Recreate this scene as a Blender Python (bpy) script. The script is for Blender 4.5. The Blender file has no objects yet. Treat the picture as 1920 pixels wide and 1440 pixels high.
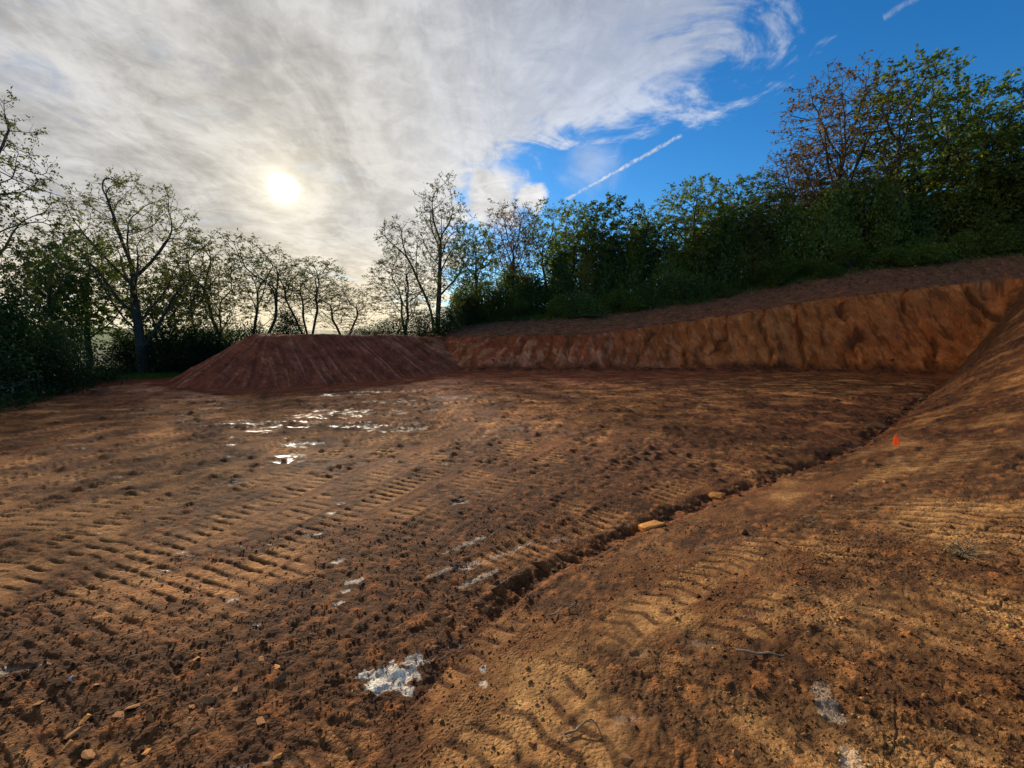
import bpy, bmesh, math, random
import numpy as np
from mathutils import Vector

# ------------------------------------------------------------------ camera, sky, sun, exposure
scene = bpy.context.scene
col = scene.collection
EYE = 2.1                      # eye above the graded floor (the photographer stands on the side slope)
FPX = 805.0                    # focal length in photograph pixels (1920 wide)
PITCH = math.atan(80.0 / FPX)
SUN_AZ = math.radians(-27.1)   # measured from +Y towards +X
SUN_EL = math.radians(16.9)

cam_d = bpy.data.cameras.new('camera')
cam_d.sensor_width = 36.0
cam_d.lens = FPX / 1920.0 * 36.0
cam_d.clip_start = 0.05
cam_d.clip_end = 5000.0
cam = bpy.data.objects.new('camera', cam_d)
cam.location = (0, 0, EYE)
cam.rotation_euler = (math.pi / 2 - PITCH, 0, 0)
col.objects.link(cam)
scene.camera = cam

scene.render.engine = 'CYCLES'
scene.view_settings.view_transform = 'Standard'
scene.view_settings.look = 'None'
scene.view_settings.exposure = 0.45
scene.view_settings.gamma = 1.0
scene.view_settings.use_curve_mapping = False
scene.cycles.use_denoising = True
scene.cycles.max_bounces = 5
scene.cycles.diffuse_bounces = 3
scene.cycles.glossy_bounces = 2
scene.cycles.transmission_bounces = 3
scene.cycles.transparent_max_bounces = 6
scene.cycles.caustics_reflective = False
scene.cycles.caustics_refractive = False
scene.cycles.sample_clamp_indirect = 4.0

SUN_DIR = Vector((math.sin(SUN_AZ) * math.cos(SUN_EL), math.cos(SUN_AZ) * math.cos(SUN_EL), math.sin(SUN_EL)))


def pix_dir(px, py):
    """world direction seen at a photograph pixel"""
    r = (px - 960.0) / FPX
    d = (py - 720.0) / FPX
    v = Vector((r, math.cos(PITCH) - d * math.sin(PITCH), -math.sin(PITCH) - d * math.cos(PITCH)))
    return v.normalized()


class NT:
    """small node-tree helper"""
    def __init__(self, tree):
        self.t = tree
        self.t.nodes.clear()

    def n(self, typ, **kw):
        nd = self.t.nodes.new(typ)
        for k, v in kw.items():
            setattr(nd, k, v)
        return nd

    def set(self, sock, v):
        if isinstance(v, bpy.types.NodeSocket):
            self.t.links.new(v, sock)
        else:
            sock.default_value = v

    def m(self, op, a, b=None, c=None, clamp=False):
        nd = self.n('ShaderNodeMath', operation=op)
        nd.use_clamp = clamp
        self.set(nd.inputs[0], a)
        if b is not None:
            self.set(nd.inputs[1], b)
        if c is not None:
            self.set(nd.inputs[2], c)
        return nd.outputs[0]

    def vm(self, op, a, b=None, out=0):
        nd = self.n('ShaderNodeVectorMath', operation=op)
        self.set(nd.inputs[0], a)
        if b is not None:
            if op == 'SCALE':
                self.set(nd.inputs['Scale'], b)
            else:
                self.set(nd.inputs[1], b)
        return nd.outputs['Value'] if op in ('DOT_PRODUCT', 'LENGTH', 'DISTANCE') else nd.outputs[0]

    def noise(self, vec, scale, detail=4, rough=0.55, dist=0.0, out='Fac', norm=True):
        nd = self.n('ShaderNodeTexNoise')
        nd.normalize = norm
        if vec is not None:
            self.set(nd.inputs['Vector'], vec)
        nd.inputs['Scale'].default_value = scale
        nd.inputs['Detail'].default_value = detail
        nd.inputs['Roughness'].default_value = rough
        nd.inputs['Distortion'].default_value = dist
        return nd.outputs[out]

    def step(self, v, a, b, oa=0.0, ob=1.0):
        nd = self.n('ShaderNodeMapRange')
        nd.interpolation_type = 'SMOOTHSTEP'
        self.set(nd.inputs[0], v)
        nd.inputs[1].default_value = a
        nd.inputs[2].default_value = b
        nd.inputs[3].default_value = oa
        nd.inputs[4].default_value = ob
        return nd.outputs[0]

    def mix(self, f, a, b, blend='MIX'):
        nd = self.n('ShaderNodeMix', data_type='RGBA', blend_type=blend)
        self.set(nd.inputs[0], f)
        self.set(nd.inputs[6], a)
        self.set(nd.inputs[7], b)
        return nd.outputs[2]

    def link(self, a, b):
        self.t.links.new(a, b)


def build_world():
    w = bpy.data.worlds.new('World')
    scene.world = w
    w.use_nodes = True
    N = NT(w.node_tree)
    STR = 0.1
    sky = N.n('ShaderNodeTexSky', sky_type='NISHITA')
    sky.sun_disc = False
    sky.sun_elevation = SUN_EL
    sky.sun_rotation = SUN_AZ
    sky.altitude = 300
    sky.air_density = 1.0
    sky.dust_density = 0.3
    sky.ozone_density = 3.0
    hs = N.n('ShaderNodeHueSaturation')
    hs.inputs['Saturation'].default_value = 1.30
    hs.inputs['Value'].default_value = 1.02
    N.link(sky.outputs[0], hs.inputs['Color'])
    blue = N.mix(1.0, hs.outputs[0], (0.72, 1.0, 1.14, 1), 'MULTIPLY')
    tc = N.n('ShaderNodeTexCoord')
    d = tc.outputs['Generated']
    sx = N.n('ShaderNodeSeparateXYZ')
    N.link(d, sx.inputs[0])
    zc = N.m('ADD', N.m('MAXIMUM', sx.outputs[2], 0.02), 0.10)
    # cloud sheet coordinates: directions projected on a flat layer overhead
    a = math.radians(-12.0)
    ca, sa = math.cos(a), math.sin(a)
    along = N.m('DIVIDE', N.m('ADD', N.m('MULTIPLY', sx.outputs[0], sa), N.m('MULTIPLY', sx.outputs[1], ca)), zc)
    across = N.m('DIVIDE', N.m('SUBTRACT', N.m('MULTIPLY', sx.outputs[0], ca), N.m('MULTIPLY', sx.outputs[1], sa)), zc)
    cv = N.n('ShaderNodeCombineXYZ')
    N.link(across, cv.inputs[0])
    N.link(along, cv.inputs[1])
    flat = cv.outputs[0]
    st = N.n('ShaderNodeCombineXYZ')
    N.link(across, st.inputs[0])
    N.link(N.m('MULTIPLY', along, 0.42), st.inputs[1])
    streak = st.outputs[0]
    n1 = N.noise(streak, 2.4, 9, 0.64, 0.9)
    n2 = N.noise(flat, 3.2, 8, 0.62, 0.8)
    n3 = N.noise(flat, 9.0, 7, 0.66, 0.6)
    nbig = N.noise(flat, 1.1, 4, 0.5, 0.5)
    # sheet edge: a straight line across the layer
    nrm = pix_dir(905, 350).cross(pix_dir(1490, 92)).normalized()
    if nrm.dot(pix_dir(500, 100)) < 0:
        nrm = -nrm
    edge = N.vm('DOT_PRODUCT', d, tuple(nrm))
    nr2 = pix_dir(905, 320).cross(pix_dir(850, 640)).normalized()
    if nr2.dot(pix_dir(300, 400)) < 0:
        nr2 = -nr2
    edge = N.m('MAXIMUM', edge, N.vm('DOT_PRODUCT', d, tuple(nr2)))
    nr3 = pix_dir(1445, 20).cross(pix_dir(1455, 300)).normalized()
    if nr3.dot(pix_dir(300, 400)) < 0:
        nr3 = -nr3
    edge = N.m('MINIMUM', edge, N.m('ADD', N.vm('DOT_PRODUCT', d, tuple(nr3)), 0.02))
    warp = N.m('ADD', N.m('MULTIPLY', N.m('SUBTRACT', n2, 0.5), 0.34), N.m('MULTIPLY', N.m('SUBTRACT', n1, 0.5), 0.20))
    e2 = N.m('ADD', edge, warp)
    sheet = N.step(e2, -0.02, 0.055)
    # fading thinner towards the open blue in the upper right of the sheet
    tdir = pix_dir(1480, 40)
    tip = N.vm('DISTANCE', d, tuple(tdir))
    thin = N.m('ADD', N.step(tip, 0.10, 0.75, 0.62, 1.0), 0.0)
    holes = N.step(N.m('ADD', N.m('MULTIPLY', nbig, 0.6), N.m('MULTIPLY', n2, 0.4)), 0.34, 0.46, 0.80, 1.0)
    sheet = N.m('MULTIPLY', N.m('MULTIPLY', sheet, thin), holes)
    # small cumulus fragment below the sheet, and a wisp beside it

    def puff(px, py, rad, lo, hi, sc):
        c = pix_dir(px, py)
        dd = N.vm('DISTANCE', d, tuple(c))
        nn = N.noise(d, sc, 7, 0.62, 0.6)
        v = N.m('ADD', N.m('DIVIDE', dd, -rad), N.m('MULTIPLY', N.m('SUBTRACT', nn, 0.5), 2.2))
        return N.step(v, lo, hi)
    p1 = puff(925, 365, 0.10, -0.95, -0.25, 13.0)
    p2 = puff(1105, 312, 0.075, -0.9, 0.1, 8.0)
    p2 = N.m('MULTIPLY', p2, 0.35)
    p3 = puff(985, 365, 0.055, -0.9, -0.3, 14.0)

    # condensation trails: thin great-circle segments, broken up by noise
    def trail(ax, ay, bx, by, wid, strength, sc):
        A, B = pix_dir(ax, ay), pix_dir(bx, by)
        pl = A.cross(B).normalized()
        off = N.m('ABSOLUTE', N.m('ADD', N.vm('DOT_PRODUCT', d, tuple(pl)),
                                  N.m('MULTIPLY', N.m('SUBTRACT', N.noise(d, sc, 3, 0.6), 0.5), wid * 1.8)))
        core = N.step(off, 0.0, wid * 1.15, 1.0, 0.0)
        mid = ((A + B) / 2).normalized()
        half = (A - B).length / 2
        dm = N.vm('DISTANCE', d, tuple(mid))
        ends = N.step(dm, half * 0.93, half * 1.03, 1.0, 0.0)
        brk = N.step(N.noise(d, sc * 1.6, 4, 0.6), 0.34, 0.60, 0.25, 1.0)
        return N.m('MULTIPLY', N.m('MULTIPLY', N.m('MULTIPLY', core, ends), brk), strength)
    t1 = trail(1060, 375, 1278, 253, 0.0044, 0.85, 75.0)
    t2 = trail(1655, 32, 1735, -14, 0.0055, 0.25, 45.0)
    alpha = N.m('MAXIMUM', N.m('MAXIMUM', sheet, N.m('MAXIMUM', p1, p3)), N.m('MAXIMUM', p2, N.m('MAXIMUM', t1, t2)))
    # cloud brightness
    body = N.m('ADD', N.m('MULTIPLY', n1, 0.50), N.m('ADD', N.m('MULTIPLY', n2, 0.28), N.m('MULTIPLY', n3, 0.22)))
    lum = N.step(body, 0.38, 0.62, 0.285, 0.545)
    cosun = N.vm('DOT_PRODUCT', d, tuple(SUN_DIR))
    om = N.m('SUBTRACT', 1.0, cosun)
    prox = N.m('POWER', 2.718, N.m('DIVIDE', om, -0.045))
    # towards the edge, thinner and whiter
    rim = N.step(e2, 0.0, 0.30, 0.16, 0.0)
    lum = N.m('ADD', lum, rim)
    ccol = N.mix(prox, (0.99, 0.99, 1.0, 1), (1.04, 0.99, 0.91, 1))
    low = N.step(sx.outputs[2], 0.02, 0.26, 1.0, 0.0)
    lowsun = N.m('MULTIPLY', low, N.m('POWER', 2.718, N.m('DIVIDE', om, -0.28)))
    ccol = N.mix(lowsun, ccol, (1.22, 1.02, 0.66, 1))
    lum = N.m('ADD', lum, N.m('MULTIPLY', lowsun, 0.26))
    cloud = N.vm('SCALE', ccol, N.m('MULTIPLY', lum, 1.0 / STR))
    base = N.mix(alpha, blue, cloud)
    # sun veiled by the cloud: small saturated core and a scattered aureole broken by the cloud
    omw = N.m('MULTIPLY', om, N.m('ADD', 0.55, N.m('MULTIPLY', n2, 0.9)))
    g1 = N.m('MULTIPLY', N.m('POWER', 2.718, N.m('DIVIDE', om, -0.000085)), 9.0)
    g2 = N.m('MULTIPLY', N.m('POWER', 2.718, N.m('DIVIDE', omw, -0.0030)), 0.22)
    g2 = N.m('ADD', g2, N.m('MULTIPLY', N.m('POWER', 2.718, N.m('DIVIDE', omw, -0.0007)), 0.25))
    g3 = N.m('MULTIPLY', N.m('POWER', 2.718, N.m('DIVIDE', omw, -0.02)), 0.06)
    gl = N.vm('SCALE', (1.0, 0.88, 0.62), N.m('MULTIPLY', N.m('ADD', g2, g3), 1.0 / STR))
    core = N.vm('SCALE', (1.0, 0.95, 0.82), N.m('MULTIPLY', g1, 1.0 / STR))
    tot = N.vm('ADD', base, N.vm('ADD', gl, core))
    bg = N.n('ShaderNodeBackground')
    bg.inputs['Strength'].default_value = STR
    N.link(tot, bg.inputs['Color'])
    out = N.n('ShaderNodeOutputWorld')
    N.link(bg.outputs[0], out.inputs['Surface'])
    w.cycles.sampling_method = 'MANUAL'
    w.cycles.sample_map_resolution = 1024


build_world()

sun_d = bpy.data.lights.new('sun', 'SUN')
sun_d.energy = 4.5
sun_d.angle = math.radians(2.0)
sun_d.color = (1.0, 0.86, 0.66)
sun = bpy.data.objects.new('sun', sun_d)
sun.rotation_euler = (-SUN_DIR).to_track_quat('-Z', 'Y').to_euler()
sun.location = (0, 0, 60)
col.objects.link(sun)

# ------------------------------------------------------------------ helpers
rng = np.random.default_rng(7)
random.seed(7)


def tag(o, label=None, cat=None, group=None, kind=None):
    for k, v in (('label', label), ('category', cat), ('group', group), ('kind', kind)):
        if v:
            o[k] = v
    return o


def mesh_np(name, V, F, mat=None, smooth=False):
    """mesh data from vertex array and a face array of one polygon size"""
    me = bpy.data.meshes.new(name)
    V = np.ascontiguousarray(V, dtype=np.float32)
    F = np.ascontiguousarray(F, dtype=np.int32)
    k = F.shape[1]
    me.vertices.add(len(V))
    me.vertices.foreach_set('co', V.ravel())
    me.loops.add(F.size)
    me.loops.foreach_set('vertex_index', F.ravel())
    me.polygons.add(len(F))
    me.polygons.foreach_set('loop_start', np.arange(0, F.size, k, dtype=np.int32))
    if smooth:
        me.polygons.foreach_set('use_smooth', np.ones(len(F), dtype=bool))
    me.update(calc_edges=True)
    if mat:
        me.materials.append(mat)
    return me


def link(name, me, parent=None, loc=(0, 0, 0)):
    o = bpy.data.objects.new(name, me)
    o.location = loc
    if parent:
        o.parent = parent
    col.objects.link(o)
    return o


def sstep(x, a, b):
    t = np.clip((x - a) / (b - a), 0, 1)
    return t * t * (3 - 2 * t)


def hash2(ix, iy, seed):
    h = (ix.astype(np.int64) * 374761393 + iy.astype(np.int64) * 668265263 + seed * 974711) & 0xFFFFFFFF
    h = ((h ^ (h >> 13)) * 1274126177) & 0xFFFFFFFF
    return ((h ^ (h >> 16)) & 0xFFFFFF).astype(np.float64) / float(0x1000000)


_ga = np.random.default_rng(3).random((1024, 1024)).astype(np.float32) * 6.2831853
GXT, GYT = np.cos(_ga).ravel(), np.sin(_ga).ravel()


def pn(x, y, seed=0):
    """gradient noise, about -1..1"""
    ix = np.floor(x)
    iy = np.floor(y)
    fx, fy = (x - ix).astype(np.float32), (y - iy).astype(np.float32)
    u = fx * fx * fx * (fx * (fx * 6 - 15) + 10)
    v = fy * fy * fy * (fy * (fy * 6 - 15) + 10)
    jx = ix.astype(np.int32) + seed * 131
    jy = iy.astype(np.int32) + seed * 57
    x0, x1 = jx & 1023, (jx + 1) & 1023
    y0, y1 = (jy & 1023) << 10, ((jy + 1) & 1023) << 10
    k00, k10, k01, k11 = y0 | x0, y0 | x1, y1 | x0, y1 | x1
    n0 = (GXT[k00] * fx + GYT[k00] * fy) * (1 - u) + (GXT[k10] * (fx - 1) + GYT[k10] * fy) * u
    n1 = (GXT[k01] * fx + GYT[k01] * (fy - 1)) * (1 - u) + (GXT[k11] * (fx - 1) + GYT[k11] * (fy - 1)) * u
    return (n0 * (1 - v) + n1 * v) * 1.5


def fbm(x, y, octv=4, seed=0, gain=0.5):
    s = 0
    a = 1.0
    t = 0
    for i in range(octv):
        s = s + a * pn(x * 2.03 ** i + i * 17.3, y * 2.03 ** i - i * 9.1, seed + i * 31)
        t += a
        a *= gain
    return s / t


def cells(x, y, seed=0):
    """cellular noise: F1, F2-F1, cell id"""
    ix = np.floor(x)
    iy = np.floor(y)
    f1 = np.full(x.shape, 9.0)
    f2 = np.full(x.shape, 9.0)
    cid = np.zeros(x.shape)
    for dx in (-1, 0, 1):
        for dy in (-1, 0, 1):
            cx, cy = ix + dx, iy + dy
            px = cx + hash2(cx, cy, seed)
            py = cy + hash2(cx, cy, seed + 5)
            dd = np.hypot(px - x, py - y)
            k = hash2(cx, cy, seed + 9)
            near = dd < f1
            f2 = np.where(near, f1, np.minimum(f2, dd))
            cid = np.where(near, k, cid)
            f1 = np.where(near, dd, f1)
    return f1, f2 - f1, cid


def flat_hit(px, py, z=0.0):
    d = pix_dir(px, py)
    t = (z - EYE) / d.z
    return np.array([d.x * t, d.y * t])


def resample(pts, step):
    """Catmull-Rom through pts, resampled at an even step"""
    P = np.asarray(pts, float)
    P = np.vstack([2 * P[0] - P[1], P, 2 * P[-1] - P[-2]])
    out = []
    for i in range(1, len(P) - 2):
        n = max(2, int(np.linalg.norm(P[i + 1] - P[i]) / step))
        for t in np.linspace(0, 1, n, endpoint=False):
            out.append(0.5 * (2 * P[i] + (P[i + 1] - P[i - 1]) * t + (2 * P[i - 1] - 5 * P[i] + 4 * P[i + 1] - P[i + 2]) * t * t
                              + (3 * P[i] - P[i - 1] - 3 * P[i + 1] + P[i + 2]) * t ** 3))
    out.append(P[-2])
    return np.array(out)


def line_coords(x, y, poly):
    """(arc length u, signed distance v; positive to the right of travel) to a polyline"""
    A = poly[:-1]
    B = poly[1:]
    D = B - A
    L = np.hypot(D[:, 0], D[:, 1])
    S = np.concatenate([[0], np.cumsum(L)])
    best = np.full(x.shape, 1e9)
    u = np.zeros(x.shape)
    v = np.zeros(x.shape)
    for i in range(len(A)):
        ex, ey = D[i] / max(L[i], 1e-9)
        rx, ry = x - A[i, 0], y - A[i, 1]
        t = rx * ex + ry * ey
        tc = np.clip(t, 0 if i else -1e9, L[i] if i < len(A) - 1 else 1e9)
        qx, qy = rx - tc * ex, ry - tc * ey
        dd = qx * qx + qy * qy
        m = dd < best
        best = np.where(m, dd, best)
        u = np.where(m, S[i] + tc, u)
        sgn = np.where(rx * ey - ry * ex >= 0, 1.0, -1.0)
        v = np.where(m, np.sqrt(dd) * sgn, v)
    return u, v


# ------------------------------------------------------------------ terrain
# crease between the graded floor and the side slope the photographer stands on
crease_px = [(800, 1300), (870, 1215), (1000, 1105), (1120, 1040), (1235, 985), (1420, 915), (1600, 845), (1690, 785), (1760, 728), (1800, 697)]
CR = [flat_hit(*p) for p in crease_px]
CR = np.array([CR[0] + (CR[0] - CR[2]) * 2.0] + CR + [CR[-1] + (CR[-1] - CR[-3]) * 0.6])
CREASE = resample(CR, 0.9)
CR_S0 = np.linalg.norm(CR[1] - CR[0])

# foot of the fill mound, walking from its left tip round to the cut bank and then behind
MOUND = np.array([(-20.5, 33.0), (-17.2, 21.6), (-15.9, 19.6), (-13.6, 18.9), (-11.0, 19.3), (-8.4, 21.7), (-6.4, 24.6), (-5.0, 27.4), (-3.9, 30.2), (-2.6, 33.2), (-1.4, 36.5), (-0.5, 42.0)])
MOUND = resample(MOUND, 1.0)
LEFT = np.array([(-11.5, -12.0), (-12.6, 3.0), (-14.4, 10.6), (-18.2, 16.5), (-22.0, 22.5), (-27, 30.0), (-30, 60)])

NC = np.array([
    (-4.4, 32.8, 2.2), (6.9, 32.8, 2.8), (16, 32, 3.9), (20.8, 31.2, 4.6), (27, 29.7, 5.4), (32.3, 28, 5.9), (36, 26, 6.2),
    (27, 22, 5.0), (30, 18, 4.6), (20, 12, 3.2), (12, 5, 2.0), (6, 0, 1.3), (0, 0, 0.8), (14, 16, 3.4), (5, 20, 2.4),
    (-4.5, 40, 3.6), (2, 40, 4.1), (11.9, 40, 5.1), (21.3, 39, 6.6), (29.8, 37.5, 8.2), (37.6, 36, 8.9), (42, 33, 9.3),
    (0, 60, 6.0), (20, 60, 9.5), (40, 55, 13), (62, 40, 13), (60, 20, 9.5), (-10, 40, 2.4), (-20, 40, 1.2), (-35, 40, 1.0),
    (-20, 60, 2.4), (-40, 62, 2.0), (-45, 20, 1.0), (-45, 0, 0.8), (-20, -20, 0.4), (20, -20, 1.4), (55, 0, 5.0), (-10, 25, 1.6)])


def tps_fit(P):
    n = len(P)
    d = np.hypot(P[:, None, 0] - P[None, :, 0], P[:, None, 1] - P[None, :, 1])
    K = np.where(d > 0, d * d * np.log(d + 1e-9), 0) + np.eye(n) * 4.0
    Q = np.hstack([np.ones((n, 1)), P[:, :2]])
    A = np.block([[K, Q], [Q.T, np.zeros((3, 3))]])
    return np.linalg.solve(A, np.concatenate([P[:, 2], np.zeros(3)]))


TW = tps_fit(NC)


def natural(x, y):
    xc = np.clip(x, -50, 66)
    yc = np.clip(y, -22, 66)
    z = TW[-3] + TW[-2] * xc + TW[-1] * yc
    for i in range(len(NC)):
        r2 = (xc - NC[i, 0]) ** 2 + (yc - NC[i, 1]) ** 2
        z = z + TW[i] * 0.5 * r2 * np.log(r2 + 1e-9)
    r = np.hypot(x, y)
    far = 2.2 + 0.020 * r + 0.012 * np.clip(x, 0, 400) + 1.6 * fbm(x / 90, y / 90, 3, 4)
    k = sstep(r, 58, 110)
    return z * (1 - k) + far * k


def smax(a, b, k):
    h = np.clip(0.5 + 0.5 * (a - b) / k, 0, 1)
    return b + (a - b) * h + k * h * (1 - h)


def foot_y(x):
    return np.interp(x, [-30, -4.3, 2, 12, 20, 27, 34], [31.5, 31.2, 31.0, 30.8, 29.7, 27.3, 24.5])


def base(x, y, full=False):
    """large forms of the place; full=True also returns the region masks"""
    u, v = line_coords(x, y, CREASE)
    s = u - CR_S0
    gr = np.interp(s, [-3, 0, 2.5, 5, 9, 14, 20, 27, 34, 45], [0.16, 0.20, 0.24, 0.27, 0.36, 0.55, 0.95, 1.6, 2.0, 2.0])
    gb = np.interp(x, [-14, -6, -3, 2, 30], [0.08, 0.5, 1.0, 1.4, 1.5])
    db = y - foot_y(x)
    # bucket gouges: the cut face is pushed in and out along its length
    hgt = np.clip(db * gb, 0, 6)
    lean = 0.55 - 0.02 * np.clip(x, -5, 25)
    q = x - hgt * lean
    facem = sstep(db, -0.6, 0.3) * sstep(x, -5, -2)
    pq = q / np.interp(x, [-4, 8, 16, 30], [0.75, 1.0, 1.7, 2.2]) + 0.35 * pn(x / 4, hgt / 3, 3) + 0.12 * pn(x / 0.7, hgt * 0.8, 4)
    pf = pq - np.floor(pq)
    fid = hash2(np.floor(pq), np.floor(hgt * 0.0), 77)
    fe = np.minimum(pf, 1 - pf)
    gouge = 0.10 * (fid - 0.5) + 0.30 * (pf - 0.5) * (0.3 + fid) + 0.12 * (1 - sstep(fe, 0.0, 0.08))
    gouge = gouge + 0.10 * fbm(x * 0.9, hgt * 1.3, 5, 21, 0.6) + 0.35 * pn(x / 7, hgt / 5, 33)
    wall = (db - gouge * facem) * gb
    wall = np.where(db < 0.0, np.minimum(wall, 0.05), wall)
    nat = natural(x, y)
    wa, ra = np.maximum(wall, 0), np.maximum(v, 0) * gr
    cut = smax(wa, ra, 0.02 + 1.1 * np.minimum(wa, ra))
    cut = np.maximum(cut, 0)
    # soft lip where the cut meets the natural hillside
    h = -smax(-nat, -cut, 0.18)
    h = np.maximum(h, -0.02)
    mu, mv = line_coords(x, y, MOUND)
    md = -mv                                             # positive inside the mound
    md = md
    mw = mu + 0.12 * pn(mu / 2, md / 1.5, 40)
    lines = 0.55 * pn(mw / 0.24, md * 0.22, 41) + 0.45 * pn(mw / 0.12, md * 0.35, 42) + 0.16 * pn(mw / 1.3, md * 0.3, 43)
    face = np.maximum(md, 0) * 0.66
    top = 2.48 + 0.13 * pn(x / 2.3, y / 2.3, 44) + 0.08 * fbm(x * 1.3, y * 1.3, 3, 45)
    mz = -smax(-face, -top, 0.16)
    onface = sstep(md, 0.05, 0.5) * (1 - sstep(md, 3.6, 4.2))
    mz = mz + (0.07 * lines + 0.07 * fbm(x * 1.6, y * 1.6, 4, 46, 0.6)) * onface
    mz = np.where(md > 0, mz, -1)
    back = sstep(y, 33.5, 39)
    mz = mz * (1 - back) + np.minimum(mz, nat + 0.1) * back
    h2 = np.maximum(h, mz)
    lu, lv = line_coords(x, y, LEFT)
    ld = -lv
    lz = np.minimum(np.maximum(ld, 0) * 0.09, 1.6) + 0.10 * fbm(x / 2, y / 2, 3, 51) * sstep(ld, 0, 2)
    r = np.hypot(x, y)
    h3 = np.maximum(h2, lz * (1 - sstep(r, 60, 110)))
    if not full:
        return h3
    return h3, dict(u=s, v=v, db=db, hgt=hgt, fe=fe, fid=fid, q=q, nat=nat, md=md, mu=mu, ld=ld, r=r, gr=gr,
                    is_mound=(mz >= h) & (md > 0), lines=lines, wr=wa - ra,
                    cutm=(cut < nat - 0.05), wallz=wall)


VEG = [(-6, 41.5), (2, 40.3), (12, 40.2), (21.3, 39.2), (29.8, 37.6), (37.6, 36.0), (42, 33), (50, 28), (62, 15)]
VEGL = np.array([(-40, 47.0), (-20, 42.0)] + VEG)

# dozer tracks: path in photograph pixels on the floor, half width, cleat pitch, depth
TRACKS = []


def ground_hit(px, py):
    """where the sight line of a photograph pixel meets the ground"""
    d = pix_dir(px, py)
    t = np.concatenate([np.linspace(1.0, 15, 500), np.linspace(15.05, 80, 800)])
    xx, yy, zz = d.x * t, d.y * t, EYE + d.z * t
    k = np.argmax(zz < base(xx, yy))
    t = np.linspace(t[max(k - 1, 0)], t[k], 30)
    xx, yy, zz = d.x * t, d.y * t, EYE + d.z * t
    g = base(xx, yy)
    k = np.argmax(zz <= g + 1e-4)
    return np.array([xx[k], yy[k], g[k]])


def trk(pxs, hw, pitch, depth, z=0.0, pale=1.0, skew=0.0, lim=0.0):
    if z > 0:
        P = [ground_hit(a, b)[:2] for a, b in pxs]
    else:
        P = [flat_hit(a, b, z) for a, b in pxs]
    TRACKS.append((resample(P, 0.25), hw, pitch, depth, pale, skew, lim))


# side slope (ground there stands higher than the floor)
trk([(880, 1436), (1000, 1330), (1150, 1190), (1310, 1085), (1500, 990), (1640, 920)], 0.19, 0.155, 0.010, 1, 1.0, 0.35)
trk([(1060, 1438), (1200, 1330), (1350, 1210), (1530, 1100), (1720, 1000), (1900, 900)], 0.19, 0.155, 0.010, 1, 0.85, 0.35)
trk([(1330, 1438), (1480, 1310), (1640, 1190), (1790, 1090), (1915, 1000)], 0.20, 0.155, 0.009, 1, 0.8, 0.3)
trk([(1640, 1438), (1740, 1320), (1850, 1210), (1916, 1150)], 0.22, 0.155, 0.009, 1, 0.8, 0.0)
trk([(1560, 985), (1650, 905), (1730, 835), (1800, 760), (1860, 690), (1900, 630)], 0.26, 0.18, 0.026, 1, 1.2, 0.0)
trk([(1640, 1010), (1735, 930), (1815, 850), (1880, 770), (1916, 710)], 0.26, 0.18, 0.026, 1, 1.2, 0.0)
trk([(1740, 1030), (1820, 950), (1890, 870), (1917, 830)], 0.26, 0.18, 0.026, 1, 1.2, 0.0)
trk([(1700, 815), (1770, 745), (1830, 680), (1880, 610)], 0.28, 0.2, 0.03, 1, 1.1, 0.0)
# floor: a fan of long passes from the near left to the far end
for k in range(26):
    f = k / 25.0
    S = np.array([-8.5, 1.2]) * (1 - f) + np.array([-0.9, 2.0]) * f
    E = np.array([-11.5, 16.5]) * (1 - f) ** 1.0 + np.array([16.0, 19.0]) * f
    M = (S + E) / 2 + np.array([-0.9 + 0.4 * math.sin(k * 2.1), 0.6])
    TRACKS.append((resample([S, M, E], 0.3), 0.21 + 0.03 * math.sin(k * 1.7), 0.145, 0.016 + 0.006 * ((k * 7) % 5) / 4, 1.25 - 0.75 * f + 0.25 * math.sin(k * 2.3), 0.0, 0.0))
for k in range(9):
    f = k / 8.0
    S = np.array([-4.5, 8.5]) * (1 - f) + np.array([4.2, 6.9]) * f
    E = np.array([-4.0, 25.0]) * (1 - f) + np.array([22.0, 23.0]) * f
    M = (S + E) / 2 + np.array([-1.0, 0.8])
    TRACKS.append((resample([S, M, E], 0.5), 0.27, 0.20, 0.042, 1.3, 0.0, 0.0))
trk([(560, 1500), (700, 1260), (830, 1120), (980, 1030), (1180, 950), (1420, 850)], 0.22, 0.16, 0.024, 0, 0.9)
trk([(700, 735), (950, 727), (1250, 713), (1600, 702)], 0.3, 0.24, 0.042, 0, 1.3)
trk([(560, 760), (800, 757), (1050, 745), (1350, 722)], 0.3, 0.24, 0.042, 0, 1.3)
trk([(600, 800), (820, 795), (1050, 768), (1300, 740), (1600, 712)], 0.3, 0.22, 0.042, 0, 1.3)


def hit_disc(px, py, z, rx, ry, rot=0.0):
    c = flat_hit(px, py, z)
    return c, rx, ry, rot


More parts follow.
